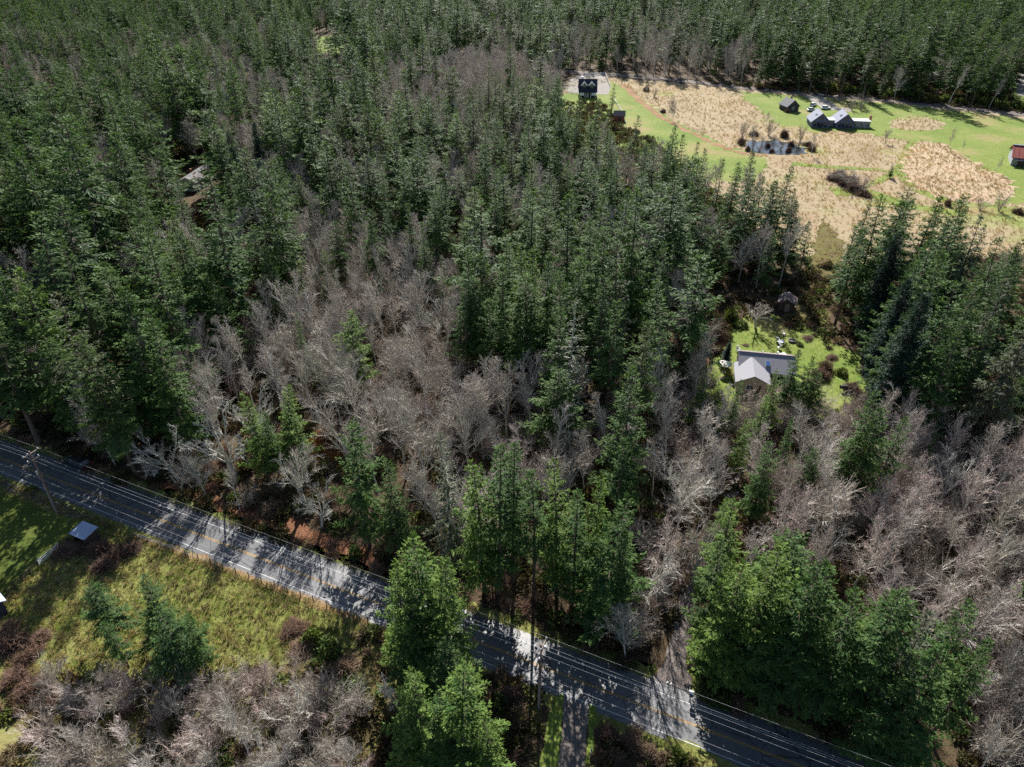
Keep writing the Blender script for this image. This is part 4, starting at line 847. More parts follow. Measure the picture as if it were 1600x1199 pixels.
def thick(seed):
    rnd = random.Random(seed); nb = NB()
    for s_ in range(9):
        a = rnd.uniform(0, 6.283); tl = rnd.uniform(.1, .65); d = Vector((math.cos(a) * math.sin(tl), math.sin(a) * math.sin(tl), math.cos(tl))); p = Vector((math.cos(a), math.sin(a), 0)) * .3 * rnd.random(); L = rnd.uniform(2.6, 4.2); N = 5
        for j in range(N):
            d = (d + Vector((rnd.gauss(0, .10), rnd.gauss(0, .10), rnd.gauss(0, .06)))).normalized(); q = p + d * (L / N); nb.prism(p, q, .045 * (1 - j / N) + .008, .045 * (1 - (j + 1) / N) + .008, 3)
            for _ in range(5 if j else 2):
                r0 = p.lerp(q, rnd.random()); e = (d + Vector((rnd.gauss(0, .6), rnd.gauss(0, .6), rnd.gauss(0, .35)))).normalized(); l = rnd.uniform(.6, 1.5); nb.prism(r0, r0 + e * l, .018, 0, 3)
                for _ in range(3):
                    r1 = r0 + e * l * rnd.uniform(.25, .9); e2 = (e + Vector((rnd.gauss(0, .5), rnd.gauss(0, .5), rnd.gauss(0, .4)))).normalized(); nb.prism(r1, r1 + e2 * l * rnd.uniform(.4, .7), .014, 0, 3)
            p = q
    return nb
TH = [thick(70 + k).mesh('thicket_stems', [M['twig'] if k < 3 else M['twig_pink']]) for k in range(4)]
P, r_ = spread_in([[(-140, 25), (160, 25), (330, 330), (-250, 330)]], 60000, OUTS, seed=21)
cpx = pr(np.c_[P, np.full(len(P), 3.0)]); k_ = np.zeros(len(P), bool); dn_ = r_.random(len(P))
for ci, dd in ((4, .16), (8, .25), (9, .32), (10, .2), (13, .65), (2, .5)): k_ |= inpoly(cpx, CLS[ci][0]) & (dn_ < dd)
for pol in KEEP: k_ &= ~inpoly(cpx, pol)
for pol in KEEP: k_ &= ~inpoly(pr(np.c_[P, np.full(len(P), .2)]), pol)
o_ = (P - np.array(RA[:2])) @ np.array(RN[:2]); k_ &= (o_ > 5.5) | (o_ < -5.5)
P = P[k_]; near = inpoly(pr(np.c_[P, np.full(len(P), 3.0)]), CLS[13][0]); k = len(P)
scatter('leafless_thicket', np.c_[P, np.zeros(k)], r_.uniform(0, 6.3, k), np.where(near, r_.uniform(.5, 1.15, k), r_.uniform(.6, 1.6, k)), r_.choice(4, k, p=[.28, .28, .28, .16]), TH, 'tangle of bare grey shrubs and saplings')
TG = [tuft(k, 10, .42, .32, .05).mesh('grass_tuft', [M['tuft_green']]) for k in range(3)]; TD = [tuft(k + 5, 12, .7, .5, .10).mesh('dry_tuft', [M['tuft_dry']]) for k in range(3)]
def fm(pix): return gpoly(pix)
NO_TALL = [gpoly(LAWN_PX['green_strip']), gpoly(LAWN_PX['cabin_green']), POND]
P, r_ = spread_in([fm(MEADOW_PX)], 34000, NO_TALL + [gpoly([(880, 105), (960, 117), (1200, 136), (1400, 152), (1620, 172), (1800, 200), (1800, 214), (1620, 190), (1400, 166), (1200, 148), (960, 124), (880, 122)])], seed=4)
P2, _ = spread_in([gpoly(oval(1432, 194, 42, 12)), gpoly([(1430, 224), (1476, 226), (1495, 242), (1530, 260), (1575, 282), (1588, 302), (1545, 316), (1490, 316), (1430, 296), (1410, 268), (1418, 240)])], 3000, seed=6)
P = np.concatenate([P, P2]); k = len(P)
dr = np.sin(P[:, 0] * .09 + 1.5 * np.sin(P[:, 1] * .06)) + np.sin(P[:, 1] * .11 + P[:, 0] * .03) + r_.normal(0, .6, k)
scatter('dry_grass', np.c_[P, np.full(k, .03)], r_.uniform(0, 6.3, k), r_.uniform(.35, 1.15, k), np.where(dr > 1.7, 3 + r_.integers(0, 3, k), r_.integers(0, 3, k)), TD + TG, 'tan tussocks of dry grass over the meadow')
P, r_ = spread_in([gpoly(PAST)], 26000, [gpoly([(-90, 768), (0, 770), (92, 806), (120, 822), (95, 850), (60, 890), (10, 935), (-120, 980)])], seed=8)
k = len(P); scatter('pasture_grass', np.c_[P, np.full(k, .03)], r_.uniform(0, 6.3, k), r_.uniform(.35, .95, k), r_.choice(5, k, p=[.23, .23, .22, .18, .14]), TG + [TD[0], TD[1]], 'uneven tufted grass of the near pasture')
VG = [rp(S0 + 100, -4.6), rp(S0 + 340, -4.6), rp(S0 + 340, -3.2), rp(S0 + 100, -3.2)]; VG2 = [rp(S0 + 100, 3.2), rp(S0 + 340, 3.2), rp(S0 + 340, 5.4), rp(S0 + 100, 5.4)]
P, r_ = spread_in([[tuple(v[:2]) for v in VG], [tuple(v[:2]) for v in VG2]], 60000, [gpoly([(1055, 925), (1095, 925), (1095, 985), (1085, 1030), (1105, 1102), (1005, 1068), (1030, 1040)]), gpoly([(878, 1078), (922, 1093), (918, 1260), (868, 1260)])], seed=9)
k = len(P); scatter('verge_grass', np.c_[P, np.full(k, .03)], r_.uniform(0, 6.3, k), r_.uniform(.4, .95, k), r_.integers(0, 4, k), TG + [TD[1]], 'weedy grass along the road edges')
GARDEN = gpoly([(1095, 580), (1130, 545), (1142, 520), (1160, 495), (1195, 485), (1225, 500), (1262, 505), (1300, 535), (1340, 552), (1352, 600), (1345, 640), (1322, 665), (1300, 690), (1262, 640), (1240, 655), (1120, 640), (1100, 610)])
P, r_ = spread_in([gpoly(LAWN_PX['green_strip']), gpoly(LAWN_PX['cabin_green'])], 52000, [POND], seed=31); P2, _ = spread_in([GARDEN], 9000, seed=32); P = np.concatenate([P, P2]); k = len(P)
dd = np.sin(P[:, 0] * .12 + 1.4 * np.sin(P[:, 1] * .08)) + r_.normal(0, .5, k); P = P[dd < .9]; k = len(P)
scatter('lawn_grass', np.c_[P, np.full(k, .04)], r_.uniform(0, 6.3, k), r_.uniform(.15, .5, k), r_.choice(4, k, p=[.32, .32, .31, .05]), TG + [TD[2]], 'short uneven grass of the lawns')
# orange fallen leaves in the hollow
LF = [bushy(k + 60, .6, .22, 40, 'leaf', .16).mesh('leaf_heap', [M['dead_leaf']]) for k in range(2)]
P, r_ = spread_in([gpoly(oval(512, 700, 30, 28))], 260, seed=11); k = len(P)
scatter('fallen_leaves', np.c_[P, np.full(k, .02)], r_.uniform(0, 6.3, k), r_.uniform(.5, 1.3, k), r_.integers(0, 2, k), LF, 'orange fallen leaves and ferns in the hollow')

# individual shrubs
SHRUB = {'cane': [bushy(k + 30, 1.5, 1.6, 420, 'cane').mesh('brown_shrub', [M['bramble']]) for k in range(2)], 'leaf': [bushy(k + 40, 1.5, 1.6, 620, 'leaf', .24).mesh('green_shrub', [M['shrub_leaf']]) for k in range(2)],
         'grey': [thick(k + 90).mesh('grey_shrub', [M['twig']]) for k in range(4)]}
SHR = []
def shrub(px, py, kind, s_, sz=1.0, label=None):
    v = g(px, py); SHR.append(dict(x=v.x, y=v.y, kind=kind, s=s_, sz=sz, hero=label, look={'cane': 'brown brambly', 'leaf': 'green leafy', 'grey': 'grey twiggy'}[kind]))
for a in ((105, 862, 'cane', 1.6, .9), (130, 858, 'cane', 1.7, .9), (158, 862, 'cane', 1.8, .9), (185, 868, 'cane', 1.6, .8), (205, 860, 'cane', 1.3, .8), (165, 885, 'cane', 1.5, .8),
          (20, 1010, 'cane', 1.5), (45, 1030, 'cane', 1.6), (60, 1000, 'cane', 1.4), (25, 1060, 'cane', 1.6), (50, 1080, 'cane', 1.5), (75, 1110, 'cane', 1.3), (90, 1060, 'grey', 1.5), (15, 985, 'cane', 1.2), (30, 1110, 'cane', 1.0),
          (460, 985, 'cane', 1.5), (490, 1000, 'leaf', 1.4), (515, 1020, 'leaf', 1.5), (540, 1045, 'cane', 1.4), (500, 1045, 'leaf', 1.2), (470, 1015, 'cane', 1.3), (550, 1080, 'leaf', 1.4), (570, 1110, 'grey', 1.5),
          (780, 1060, 'cane', 1.2), (800, 1090, 'cane', 1.4), (810, 1130, 'cane', 1.4), (825, 1170, 'cane', 1.3), (780, 1100, 'leaf', 1.0), (950, 1150, 'cane', 1.2), (985, 1165, 'cane', 1.3), (1015, 1180, 'cane', 1.2), (960, 1185, 'cane', 1.3), (1060, 1190, 'leaf', 1.0),
          (1110, 1085, 'leaf', 1.2), (1130, 1098, 'leaf', 1.0), (1090, 1050, 'grey', 1.0), (1150, 1105, 'cane', 1.1), (640, 905, 'cane', 1.4), (590, 890, 'cane', 1.3), (555, 868, 'leaf', 1.1), (520, 850, 'cane', 1.2), (390, 790, 'grey', 1.5), (420, 800, 'cane', 1.3), (330, 770, 'cane', 1.3), (290, 758, 'cane', 1.2), (365, 780, 'leaf', 1.0),
          (1125, 530, 'cane', 1.8), (1110, 550, 'cane', 1.8), (1140, 500, 'leaf', 1.8), (1155, 510, 'leaf', 1.3), (1282, 590, 'cane', 1.6), (1290, 578, 'cane', 1.5), (1330, 610, 'cane', 1.5), (1240, 610, 'leaf', 1.5), (1300, 560, 'cane', 1.2, .5), (1270, 600, 'cane', 1.3, .6), (1315, 585, 'leaf', .9), (1262, 530, 'cane', 1.2, .6), (1325, 640, 'cane', 1.5, .7), (1300, 650, 'leaf', 1.4), (1250, 540, 'leaf', .8), (1165, 540, 'cane', .9, .5), (1110, 600, 'leaf', 1.0), (1100, 520, 'cane', 2.0), (1075, 560, 'cane', 1.8),
          (1160, 216, 'grey', 2.6), (1178, 212, 'cane', 2.4), (1200, 213, 'grey', 2.6), (1225, 215, 'cane', 2.4), (1250, 222, 'grey', 2.6), (1268, 236, 'cane', 2.4), (1190, 226, 'grey', 1.8), (1210, 222, 'grey', 1.8), (1158, 226, 'cane', 2.2), (1236, 228, 'cane', 1.8), (1176, 232, 'grey', 1.7), (1186, 236, 'grey', 1.4), (1200, 230, 'cane', 1.6), (1220, 234, 'grey', 1.6), (1232, 237, 'cane', 1.3), (1246, 230, 'grey', 1.9), (1206, 238, 'cane', 1.1), (1168, 236, 'cane', 1.5), (1262, 228, 'cane', 2.0),
          (1305, 281, 'cane', 2.6, .8), (1320, 289, 'cane', 2.8, .8), (1335, 298, 'cane', 2.8, .8), (1348, 305, 'cane', 2.6, .8), (1312, 276, 'cane', 2.2, .8), (1327, 293, 'grey', 3.4, .7), (1342, 301, 'grey', 3.2, .7), (1312, 284, 'grey', 3.2, .7), (1328, 283, 'cane', 2.4, .8),
          (1010, 143, 'cane', 2.0, .9), (1022, 152, 'grey', 2.0), (1050, 170, 'grey', 2.2), (1036, 176, 'cane', 1.8, .7), (1480, 322, 'cane', 1.6), (1530, 328, 'grey', 2.0), (1560, 330, 'grey', 2.2), (1590, 334, 'cane', 2.2), (1500, 326, 'grey', 1.8),
          (1230, 176, 'cane', 1.8), (1330, 172, 'grey', 2.2), (1345, 172, 'grey', 2.4)): shrub(*a)
for px in range(1300, 1620, 22): shrub(px, 140 + (px - 1300) * .1 + (px % 5), 'leaf', 3.0, 1.0)
auto_label(SHR, 'shrub')
for n, t in enumerate(SHR):
    me = SHRUB[t['kind']][n % len(SHRUB[t['kind']])]; o = link(bpy.data.objects.new('shrub', me)); o.location = (t['x'], t['y'], -.02); o.rotation_euler = (0, 0, n * 1.7); q_ = rng.uniform(.6, 1.25, 3) * (.8 if t['kind'] == 'grey' else 1); o.scale = (t['s'] * .8 * q_[0], t['s'] * .8 * q_[1], t['s'] * .75 * t['sz'] * q_[2])
    tag(o, t['label'], 'shrub', 'shrubs round the clearings and verges')
# ------------------------------------------------------------------ buildings
def gable_walls(mb, cx, cy, l, w_, h, rise, axis='x'):
    """pentagonal prism; ridge along the given local axis"""
    def P(a, b, z): return (cx + a, cy + b, z) if axis == 'x' else (cx - b, cy + a, z)
    v = []
    for a in (-l / 2, l / 2):
        v += [P(a, -w_ / 2, -.1), P(a, w_ / 2, -.1), P(a, w_ / 2, h), P(a, 0, h + rise), P(a, -w_ / 2, h)]
    mb.add(v, [(4, 3, 2, 1, 0), (5, 6, 7, 8, 9), (0, 1, 6, 5), (1, 2, 7, 6), (2, 3, 8, 7), (3, 4, 9, 8), (4, 0, 5, 9)])
def gable_roof(mb, cx, cy, l, w_, h, rise, axis='x', ov=.45, th=.16, lift=.03):
    def P(a, b, z): return (cx + a, cy + b, z) if axis == 'x' else (cx - b, cy + a, z)
    k = rise / (w_ / 2); e = w_ / 2 + ov; ze = h - k * ov + lift; zr = h + rise + lift
    for a0, a1 in ((-l / 2 - ov, l / 2 + ov),):
        v = [P(a0, -e, ze), P(a0, 0, zr), P(a0, e, ze), P(a0, e, ze + th), P(a0, 0, zr + th), P(a0, -e, ze + th),
             P(a1, -e, ze), P(a1, 0, zr), P(a1, e, ze), P(a1, e, ze + th), P(a1, 0, zr + th), P(a1, -e, ze + th)]
        mb.add(v, [(0, 1, 4, 5), (1, 2, 3, 4), (6, 11, 10, 7), (7, 10, 9, 8), (5, 4, 10, 11), (4, 3, 9, 10), (0, 6, 7, 1), (1, 7, 8, 2), (0, 5, 11, 6), (2, 8, 9, 3)])
def window(parent, x, y, z, wd, ht, rz, frame=None, inward=.0):
    f = MB(); t = .09
    for dx, dz, sx, sz in ((-wd / 2, 0, t, ht + t), (wd / 2, 0, t, ht + t), (0, ht / 2, wd - t, t), (0, -ht / 2, wd - t, t), (0, 0, t * .6, ht - t)): f.box((dx, 0, dz), (sx, .12, sz))
    fo = f.obj('window', frame or M['white'], parent, (x, y, z), rz)
    MB().box((0, .02, 0), (wd - t, .05, ht - t)).obj('pane', M['glass'], fo)
def door(parent, x, y, z, wd, ht, rz, m):
    d = MB().box((0, 0, 0), (wd, .1, ht)).box((0, -.04, ht * .2), (wd * .6, .06, ht * .35)).obj('door', m, parent, (x, y, z), rz)
    MB().tube([(wd * .35, -.06, -.05), (wd * .35, -.14, -.05), (wd * .25, -.14, -.05)], .025, 6).obj('handle', M['steel'], d)
def ang(p, q): return math.atan2(q[1] - p[1], q[0] - p[0])

# grey roofed house in the clearing
rz = ang(g(1150, 558, 2.7), g(1222, 565, 2.7)); c = g(1198, 590, 0)
h = thing('house', 'low house with light grey shingled roof in the sunny garden clearing', 'house', (c.x, c.y, 0), rz); h.scale = (.9, .9, .95)
wb = MB(); gable_walls(wb, -.7, 1.6, 11.0, 8.0, 2.7, 1.9); gable_walls(wb, -3.9, -3.8, 7.0, 6.4, 2.65, 1.5, 'y'); wb.obj('walls', M['wall_tan'], h)
r1 = MB(); gable_roof(r1, -.7, 1.6, 11.0, 8.0, 2.7, 1.9); ro1 = r1.obj('roof', M['shingle'], h)
r2 = MB(); gable_roof(r2, -3.9, -3.8, 7.0, 6.4, 2.65, 1.5, 'y'); r2.obj('roof', M['shingle'], h)
# ridge caps, skylight, vents
MB().box((-.7, 1.6, 4.82), (11.8, .35, .07)).obj('ridge_cap', M['shingle_brown'], ro1)
sk = MB().box((-.6, -.9, 3.75), (.95, 1.3, .16), rx=math.atan(1.9 / 4)).obj('skylight', M['steel'], ro1); MB().box((-.6, -.9, 3.86), (.75, 1.05, .06), rx=math.atan(1.9 / 4)).obj('pane', M['blue'], h)
MB().lathe((1.8, 3.3, 3.85), [(.14, 0), (.14, .55), (.22, .56), (.22, .68)], 8).obj('vent_pipe', M['steel'], h)
MB().lathe((-1.2, 3.9, 3.6), [(.12, 0), (.12, .5)], 8).obj('vent_pipe', M['steel'], h)
for x in (-.6, 1.6, 3.6): window(h, x + .6, -2.45, 1.5, 1.4, 1.1, 0)
window(h, -4.4, -7.35, 1.5, 1.6, 1.1, 0); window(h, -7.15, -4.5, 1.5, 1.2, 1.0, R(90)); window(h, -6.25, 2.6, 1.5, 1.2, 1.0, R(90)); door(h, -2.6, -7.34, 1.03, .95, 2.05, 0, M['wood_dark'])
# garden shed behind
c = g(1228, 482, 0)
s = thing('garden_shed', 'small brown roofed shed at the shaded back of the garden', 'shed', (c.x, c.y, 0), R(-22))
b = MB(); gable_walls(b, 0, 0, 3.6, 3.4, 2.1, 1.0, 'y'); b.obj('walls', M['wood_dark'], s); b = MB(); gable_roof(b, 0, 0, 3.6, 3.4, 2.1, 1.0, 'y', .4, .12); b.obj('roof', M['shingle_brown'], s)
door(s, .2, -1.84, .95, .95, 1.9, 0, M['wood_post']); MB().lathe((-.8, .9, 2.6), [(.13, 0), (.13, .7), (.2, .72), (.2, .85)], 8).obj('vent_pipe', M['white'], s)
# garden furniture and parasol
def parasol(px, py, lab):
    v = g(px, py); t = thing('parasol', lab, 'parasol', v)
    MB().tube([(0, 0, 0), (0, 0, 2.4)], .03, 6).obj('pole', M['steel'], t); MB().lathe((0, 0, 0), [(.3, 0), (.3, .08), (.06, .12)], 10).obj('base', M['steel'], t)
    b = MB(); n = 8; vv = [(0, 0, 2.55)] + [(1.35 * math.cos(2 * math.pi * k / n), 1.35 * math.sin(2 * math.pi * k / n), 2.05) for k in range(n)] + [(1.33 * math.cos(2 * math.pi * k / n), 1.33 * math.sin(2 * math.pi * k / n), 1.88) for k in range(n)]
    ff = [(0, 1 + k, 1 + (k + 1) % n) for k in range(n)] + [(1 + k, 9 + k, 9 + (k + 1) % n, 1 + (k + 1) % n) for k in range(n)]
    b.add(vv, ff).obj('canopy', M['cloth'], t)
parasol(1131, 582, 'pale round parasol on the lawn left of the grey house')
def chair(px, py, rz, lab, m):
    v = g(px, py); t = thing('garden_chair', lab, 'chair', v, rz, 'garden chairs round the grey house')
    MB().box((0, 0, .45), (.6, .6, .07)).obj('seat', m, t); MB().box((0, .3, .85), (.6, .07, .75), rx=-.15).obj('backrest', m, t)
    for a in (-.26, .26):
        for q in (-.26, .26): MB().box((a, q, .21), (.06, .06, .42)).obj('leg', m, t)
        MB().box((a * 1.15, 0, .66), (.08, .6, .05)).obj('armrest', m, t)
chair(1153, 549, R(20), 'white garden chair alone on the sunny lawn above the house', M['white'])
chair(1224, 524, R(70), 'white garden chair farthest back of the chairs behind the house', M['white']); chair(1214, 534, R(150), 'grey garden chair beside the round patio table', M['steel']); chair(1217, 546, R(200), 'white garden chair nearest the back wall of the house', M['white'])
v = g(1219, 538); t = thing('garden_table', 'round pale garden table among the chairs behind the house', 'table', v)
MB().lathe((0, 0, .70), [(.75, 0), (.75, .05)], 16).obj('tabletop', M['steel'], t); MB().lathe((0, 0, 0), [(.3, 0), (.28, .04), (.06, .1), (.05, .70)], 10).obj('pedestal', M['steel'], t)
v = g(1221, 560); t = thing('storage_bin', 'blue lidded bin on the lawn close to the house', 'bin', v, R(15))
MB().box((0, 0, .45), (1.3, .8, .9)).obj('body', M['blue'], t); MB().box((0, 0, .95), (1.4, .9, .1)).obj('lid', M['white'], t)
v = g(1237, 534); t = thing('fire_pit', 'low round dark fire pit on the lawn', 'fire pit', v)
MB().lathe((0, 0, 0), [(.7, 0), (.8, .4), (.62, .42), (.55, .15)], 14).obj('bowl', M['wall_dark'], t); MB().lathe((0, 0, .15), [(.5, 0), (.3, .1), (.05, .14)], 9).obj('ash', M['wood_dark'], t)
v = g(1316, 611); t = thing('fire_pit', 'dark barbecue drum on the right lawn of the garden', 'barbecue', v)
MB().tube([(-.6, 0, .9), (.6, 0, .9)], .38, 10).obj('drum', M['wall_dark'], t)
for a in (-.45, .45): MB().tube([(a, -.3, 0), (a, 0, .6), (a, .3, 0)], .03, 5).obj('leg', M['steel'], t)

# twin gabled cabins with white linking roofs
rz = ang(g(1266, 196), g(1350, 199)); a = g(1281, 200, 0)
h = thing('house', 'slate blue house of two gabled cabins joined by white flat roofs', 'house', (a.x, a.y, 0), rz)
def loc(px, py): q = (g(px, py) - a); return q.x * math.cos(-rz) - q.y * math.sin(-rz), q.x * math.sin(-rz) + q.y * math.cos(-rz)
cw = 7.6
x2 = loc(1321, 203)[0]
for k, cx in enumerate((0.0, x2)):
    b = MB(); gable_walls(b, cx, 5.2, 10.0, cw, 2.5, 3.4, 'y'); b.obj('walls', M['wall_blue'], h)
    b = MB(); gable_roof(b, cx, 5.2, 10.0, cw, 2.5, 3.4, 'y', .5, .18); rf = b.obj('roof', M['roof_bluegrey'], h)
    MB().box((cx - 1.7, 3.6, 4.72), (.9, 1.6, .12), ry=-math.atan(3.4 / 3.8)).obj('skylight', M['glass'], rf)
    for x in (-2.3, -.8, .8, 2.3): window(h, cx + x, .16, 1.35, 1.0, 1.7, 0, M['wall_dark'])
    window(h, cx, .16, 3.9, 1.2, .9, 0, M['wall_dark'])
for (x0, x1) in ((cw / 2 + .05, x2 - cw / 2 - .05), (x2 + cw / 2 + .05, x2 + cw / 2 + 7.2)):
    MB().box(((x0 + x1) / 2, 5.2, 1.3), (x1 - x0, 4.2, 2.6)).obj('walls', M['wall_grey'], h)
    MB().box(((x0 + x1) / 2, 5.2, 2.75), (x1 - x0 - .02, 5.2, .22)).obj('flat_roof', M['white'], h)
    for x in np.linspace(x0 + 1, x1 - 1, 3): window(h, float(x), 3.06, 1.3, 1.1, 1.6, 0)
MB().box((x2 + cw / 2 + 7.4, 5.6, 2.3), (.8, 1.1, 4.6)).box((x2 + cw / 2 + 7.4, 5.6, 4.65), (1.0, 1.3, .14)).obj('chimney', M['brick'], h)
door(h, 0.0, .14, 1.0, 1.0, 0.01 + 2.0, 0, M['wall_dark'])
# parked cars near the cabins and the roadside car
def car(v, rz, lab, paint, S=1.0, suv=True):
    t = thing('parked_car', lab, 'car', (v.x, v.y, v.z), rz); t.scale = (S,) * 3
    L, W = 4.6, 1.84
    prof = [(-2.3, .45), (-2.3, .95), (-2.15, 1.05), (-1.95, 1.08), (1.05, 1.10), (2.1, .95), (2.28, .75), (2.3, .45)] 
    b = MB(); vv = []; n = len(prof)
    for s_, ins in ((-1, 0), (-1, .06), (1, .06), (1, 0)):
        pass
    for s_ in (-1, 1): vv += [(x, s_ * (W / 2 - (.07 if z > .9 else 0)), z) for x, z in prof]
    b.add(vv, [tuple(range(n)), tuple(range(n, 2 * n))[::-1]] + [(i, n + i, n + (i + 1) % n, (i + 1) % n) for i in range(n)]).box((0, 0, .38), (4.2, 1.7, .2))
    b.obj('body', paint, t)
    cb = [(-2.1, 1.07), (-1.75, 1.66), (.15, 1.68), (1.0, 1.09)]; vv = []
    for s_ in (-1, 1): vv += [(x, s_ * (W / 2 - (.28 if z > 1.3 else .09)), z) for x, z in cb]
    MB().add(vv, [(0, 1, 2, 3), (7, 6, 5, 4), (1, 5, 6, 2), (0, 4, 5, 1), (2, 6, 7, 3), (3, 7, 4, 0)]).obj('cabin', M['glass'], t)
    MB().box((-.8, 0, 1.70), (1.95, 1.26, .06)).obj('roof', paint, t)
    for s_ in (-1, 1):
        for x in (-1.42, 1.42):
            wo = MB().tube([(x, s_ * .72, .34), (x, s_ * .93, .34)], .34, 14).obj('wheel', M['rubber'], t); MB().tube([(x, s_ * .935, .34), (x, s_ * .95, .34)], .2, 10).obj('rim', M['steel'], wo)
        MB().box((2.27, s_ * .68, .78), (.1, .36, .16)).obj('headlight', M['lamp_white'], t); MB().box((-2.29, s_ * .74, .86), (.07, .22, .3)).obj('tail_light', M['lamp_red'], t)
        MB().box((.85, s_ * .97, 1.1), (.16, .2, .13)).obj('mirror', paint, t)
        for x in (-1.2, -.2): MB().box((x, s_ * .83, 1.36), (.06, .05, .5)).obj('pillar', paint, t)
    MB().box((2.31, 0, .5), (.06, .5, .13)).obj('number_plate', M['white'], t)
    return t
v = g(123, 729); car(v, ang((0, 0), RD) + math.pi, 'black car parked on the far verge under the left forest', M['car_paint'], 1.05)
v = g(1290, 171); car(v, rz + R(10), 'white car parked on the gravel between the cabins', M['white']); v = g(1270, 166); car(v, rz + R(60), 'white car parked highest up behind the left cabin', M['white']); v = g(1268, 174); car(v, rz + R(20), 'grey car parked against the left cabin', M['steel'])
# dark outbuilding left of the cabins
v = g(1232, 172); t = thing('outbuilding', 'dark shaded outbuilding under the trees left of the cabins', 'outbuilding', v, R(12))
b = MB(); gable_walls(b, 0, 0, 7, 6, 2.4, 2.6, 'y'); b.obj('walls', M['wall_dark'], t); b = MB(); gable_roof(b, 0, 0, 7, 6, 2.4, 2.6, 'y', .5); b.obj('roof', M['shingle_dark'], t); window(t, 0, -3.56, 1.4, 1.2, 1.2, 0); MB().box((1.3, 1.5, 5.1), (.6, .6, 1.6)).obj('chimney', M['brick'], t)
# dark dormered house
v = g(918, 152); h = thing('house', 'dark steep roofed house with two white trimmed dormers', 'house', v, R(-3))
b = MB(); gable_walls(b, 0, 4, 8.4, 9, 3.0, 4.8); b.obj('walls', M['wall_dark'], h); b = MB(); gable_roof(b, 0, 4, 8.4, 9, 3.0, 4.8, 'x', .6, .2); b.obj('roof', M['shingle_dark'], h)
for x in (-1.9, 1.9):
    d = MB(); gable_walls(d, x, 1.4, 3.6, 2.4, 5.9, 1.2, 'y'); dm = d.obj('dormer', M['wall_dark'], h); d = MB(); gable_roof(d, x, 1.4, 3.6, 2.4, 5.9, 1.2, 'y', .35, .14); d.obj('roof', M['shingle_dark'], dm)
    d = MB(); 
    for s_ in (-1, 1): d.box((x + s_ * .78, -.80, 6.35), (2.1, .16, .6), ry=s_ * math.atan(1.0))
    d.obj('trim', M['white'], dm); window(dm, x, -.46, 5.5, .9, 1.0, 0)
b = MB().box((0, -1.9, 2.75), (8.4, 2.6, .2)); b.obj('porch_roof', M['shingle_dark'], h)
for x in (-4, -1.4, 1.4, 4): MB().box((x, -3.0, 1.3), (.22, .22, 2.65)).obj('post', M['white'], h)
for x in (-2.7, 2.7): window(h, x, -.56, 1.5, 1.7, 1.5, 0)
door(h, 0, -.55, 1.05, 1.1, 2.1, 0, M['white']); MB().box((-2.8, 6, 7.4), (.8, .8, 2.6)).obj('chimney', M['white'], h); 
for s_ in (-1, 1): MB().box((s_ * 2.9, -3.2, 2.0), (2.0, .1, 1.3)).obj('porch_panel', M['white'], h)
# white board fences round its yard
def fence(pts, lab, m, hgt=1.2, sp=2.6, rails=3, name='rail_fence', pm=None, rt=.12):
    P = [Vector((*p[:2], 0)) for p in pts]; t = thing(name, lab, 'fence', P[0]); o = P[0]; posts = []
    for i in range(len(P) - 1):
        a, b = P[i] - o, P[i + 1] - o; L = (b - a).length; n = max(1, round(L / sp)); d = (b - a).normalized(); rzz = math.atan2(d.y, d.x)
        for k in range(n + (1 if i == len(P) - 2 else 0)):
            q = a.lerp(b, k / n); posts.append(q); MB().box((0, 0, hgt / 2), (.13, .13, hgt + .1)).obj('post', pm or m, t, q, rzz)
        for k in range(n):
            q0, q1 = a.lerp(b, k / n), a.lerp(b, (k + 1) / n)
            for r_ in range(rails):
                MB().box((0, .085, 0), ((q1 - q0).length - .02, .04, rt)).obj('rail', m, t, (q0 + q1) / 2 + Vector((0, 0, hgt * (r_ + .75) / rails)), rzz)
    return t
fence([g(905, 122), g(945, 117), g(953, 137)], 'white board fence round the gravel yard of the dark house', M['white'], 1.5, 3.0, 3, rt=.22)
fence([g(958, 155), g(970, 175), g(978, 196)], 'pale fence down the edge of the green strip beside the red shed', M['white'], 1.3, 3.2, 2, rt=.18)
fence([g(885, 146), g(902, 148)], 'short low fence left of the dark house', M['wood_post'], 1.1, 3.0, 2)
v = g(967, 190); t = thing('garden_shed', 'small red walled shed by the green strip near the dark house', 'shed', v, R(-8)); b = MB(); gable_walls(b, 0, 1.5, 4.6, 5, 2.6, 1.6); b.obj('walls', M['wall_red'], t); b = MB(); gable_roof(b, 0, 1.5, 4.6, 5, 2.6, 1.6, 'x', .4); b.obj('roof', M['shingle_dark'], t); door(t, .4, -1.06, 1.05, 1.2, 2.1, 0, M['wood_dark'])
# red roofed barn at the right edge
v = g(1577, 259); br = R(-27); v = v + Vector((math.cos(br), math.sin(br), 0)) * 8.3; t = thing('barn', 'pale barn with two rusty red roof slopes cut by the right edge', 'barn', v, br)
b = MB(); gable_walls(b, 0, 7, 16, 13, 3.0, 2.8); b.obj('walls', M['wall_grey'], t); b = MB(); gable_roof(b, 0, 7, 16, 13, 3.0, 2.8, 'x', .5); rf = b.obj('roof', M['roof_red'], t)
MB().box((0, 7, 5.95), (17, .9, .25)).obj('ridge_cap', M['roof_bluegrey'], rf)
for x in np.linspace(-8, 8, 11): 
    for s_ in (-1, 1): MB().box((float(x), 7 + s_ * 3.5, 4.52), (.1, 7.6, .1), rx=-s_ * math.atan(2.8 / 6.5)).obj('roof_seam', M['roof_red'], rf)
MB().box((0, -.35, 2.3), (16.6, 1.2, .14)).obj('lean_to_roof', M['roof_bluegrey'], t)
for x in (-5, -1.5, 2, 5.5): door(t, x, .44, 1.2, 2.2, 2.3, 0, M['wood_dark'])
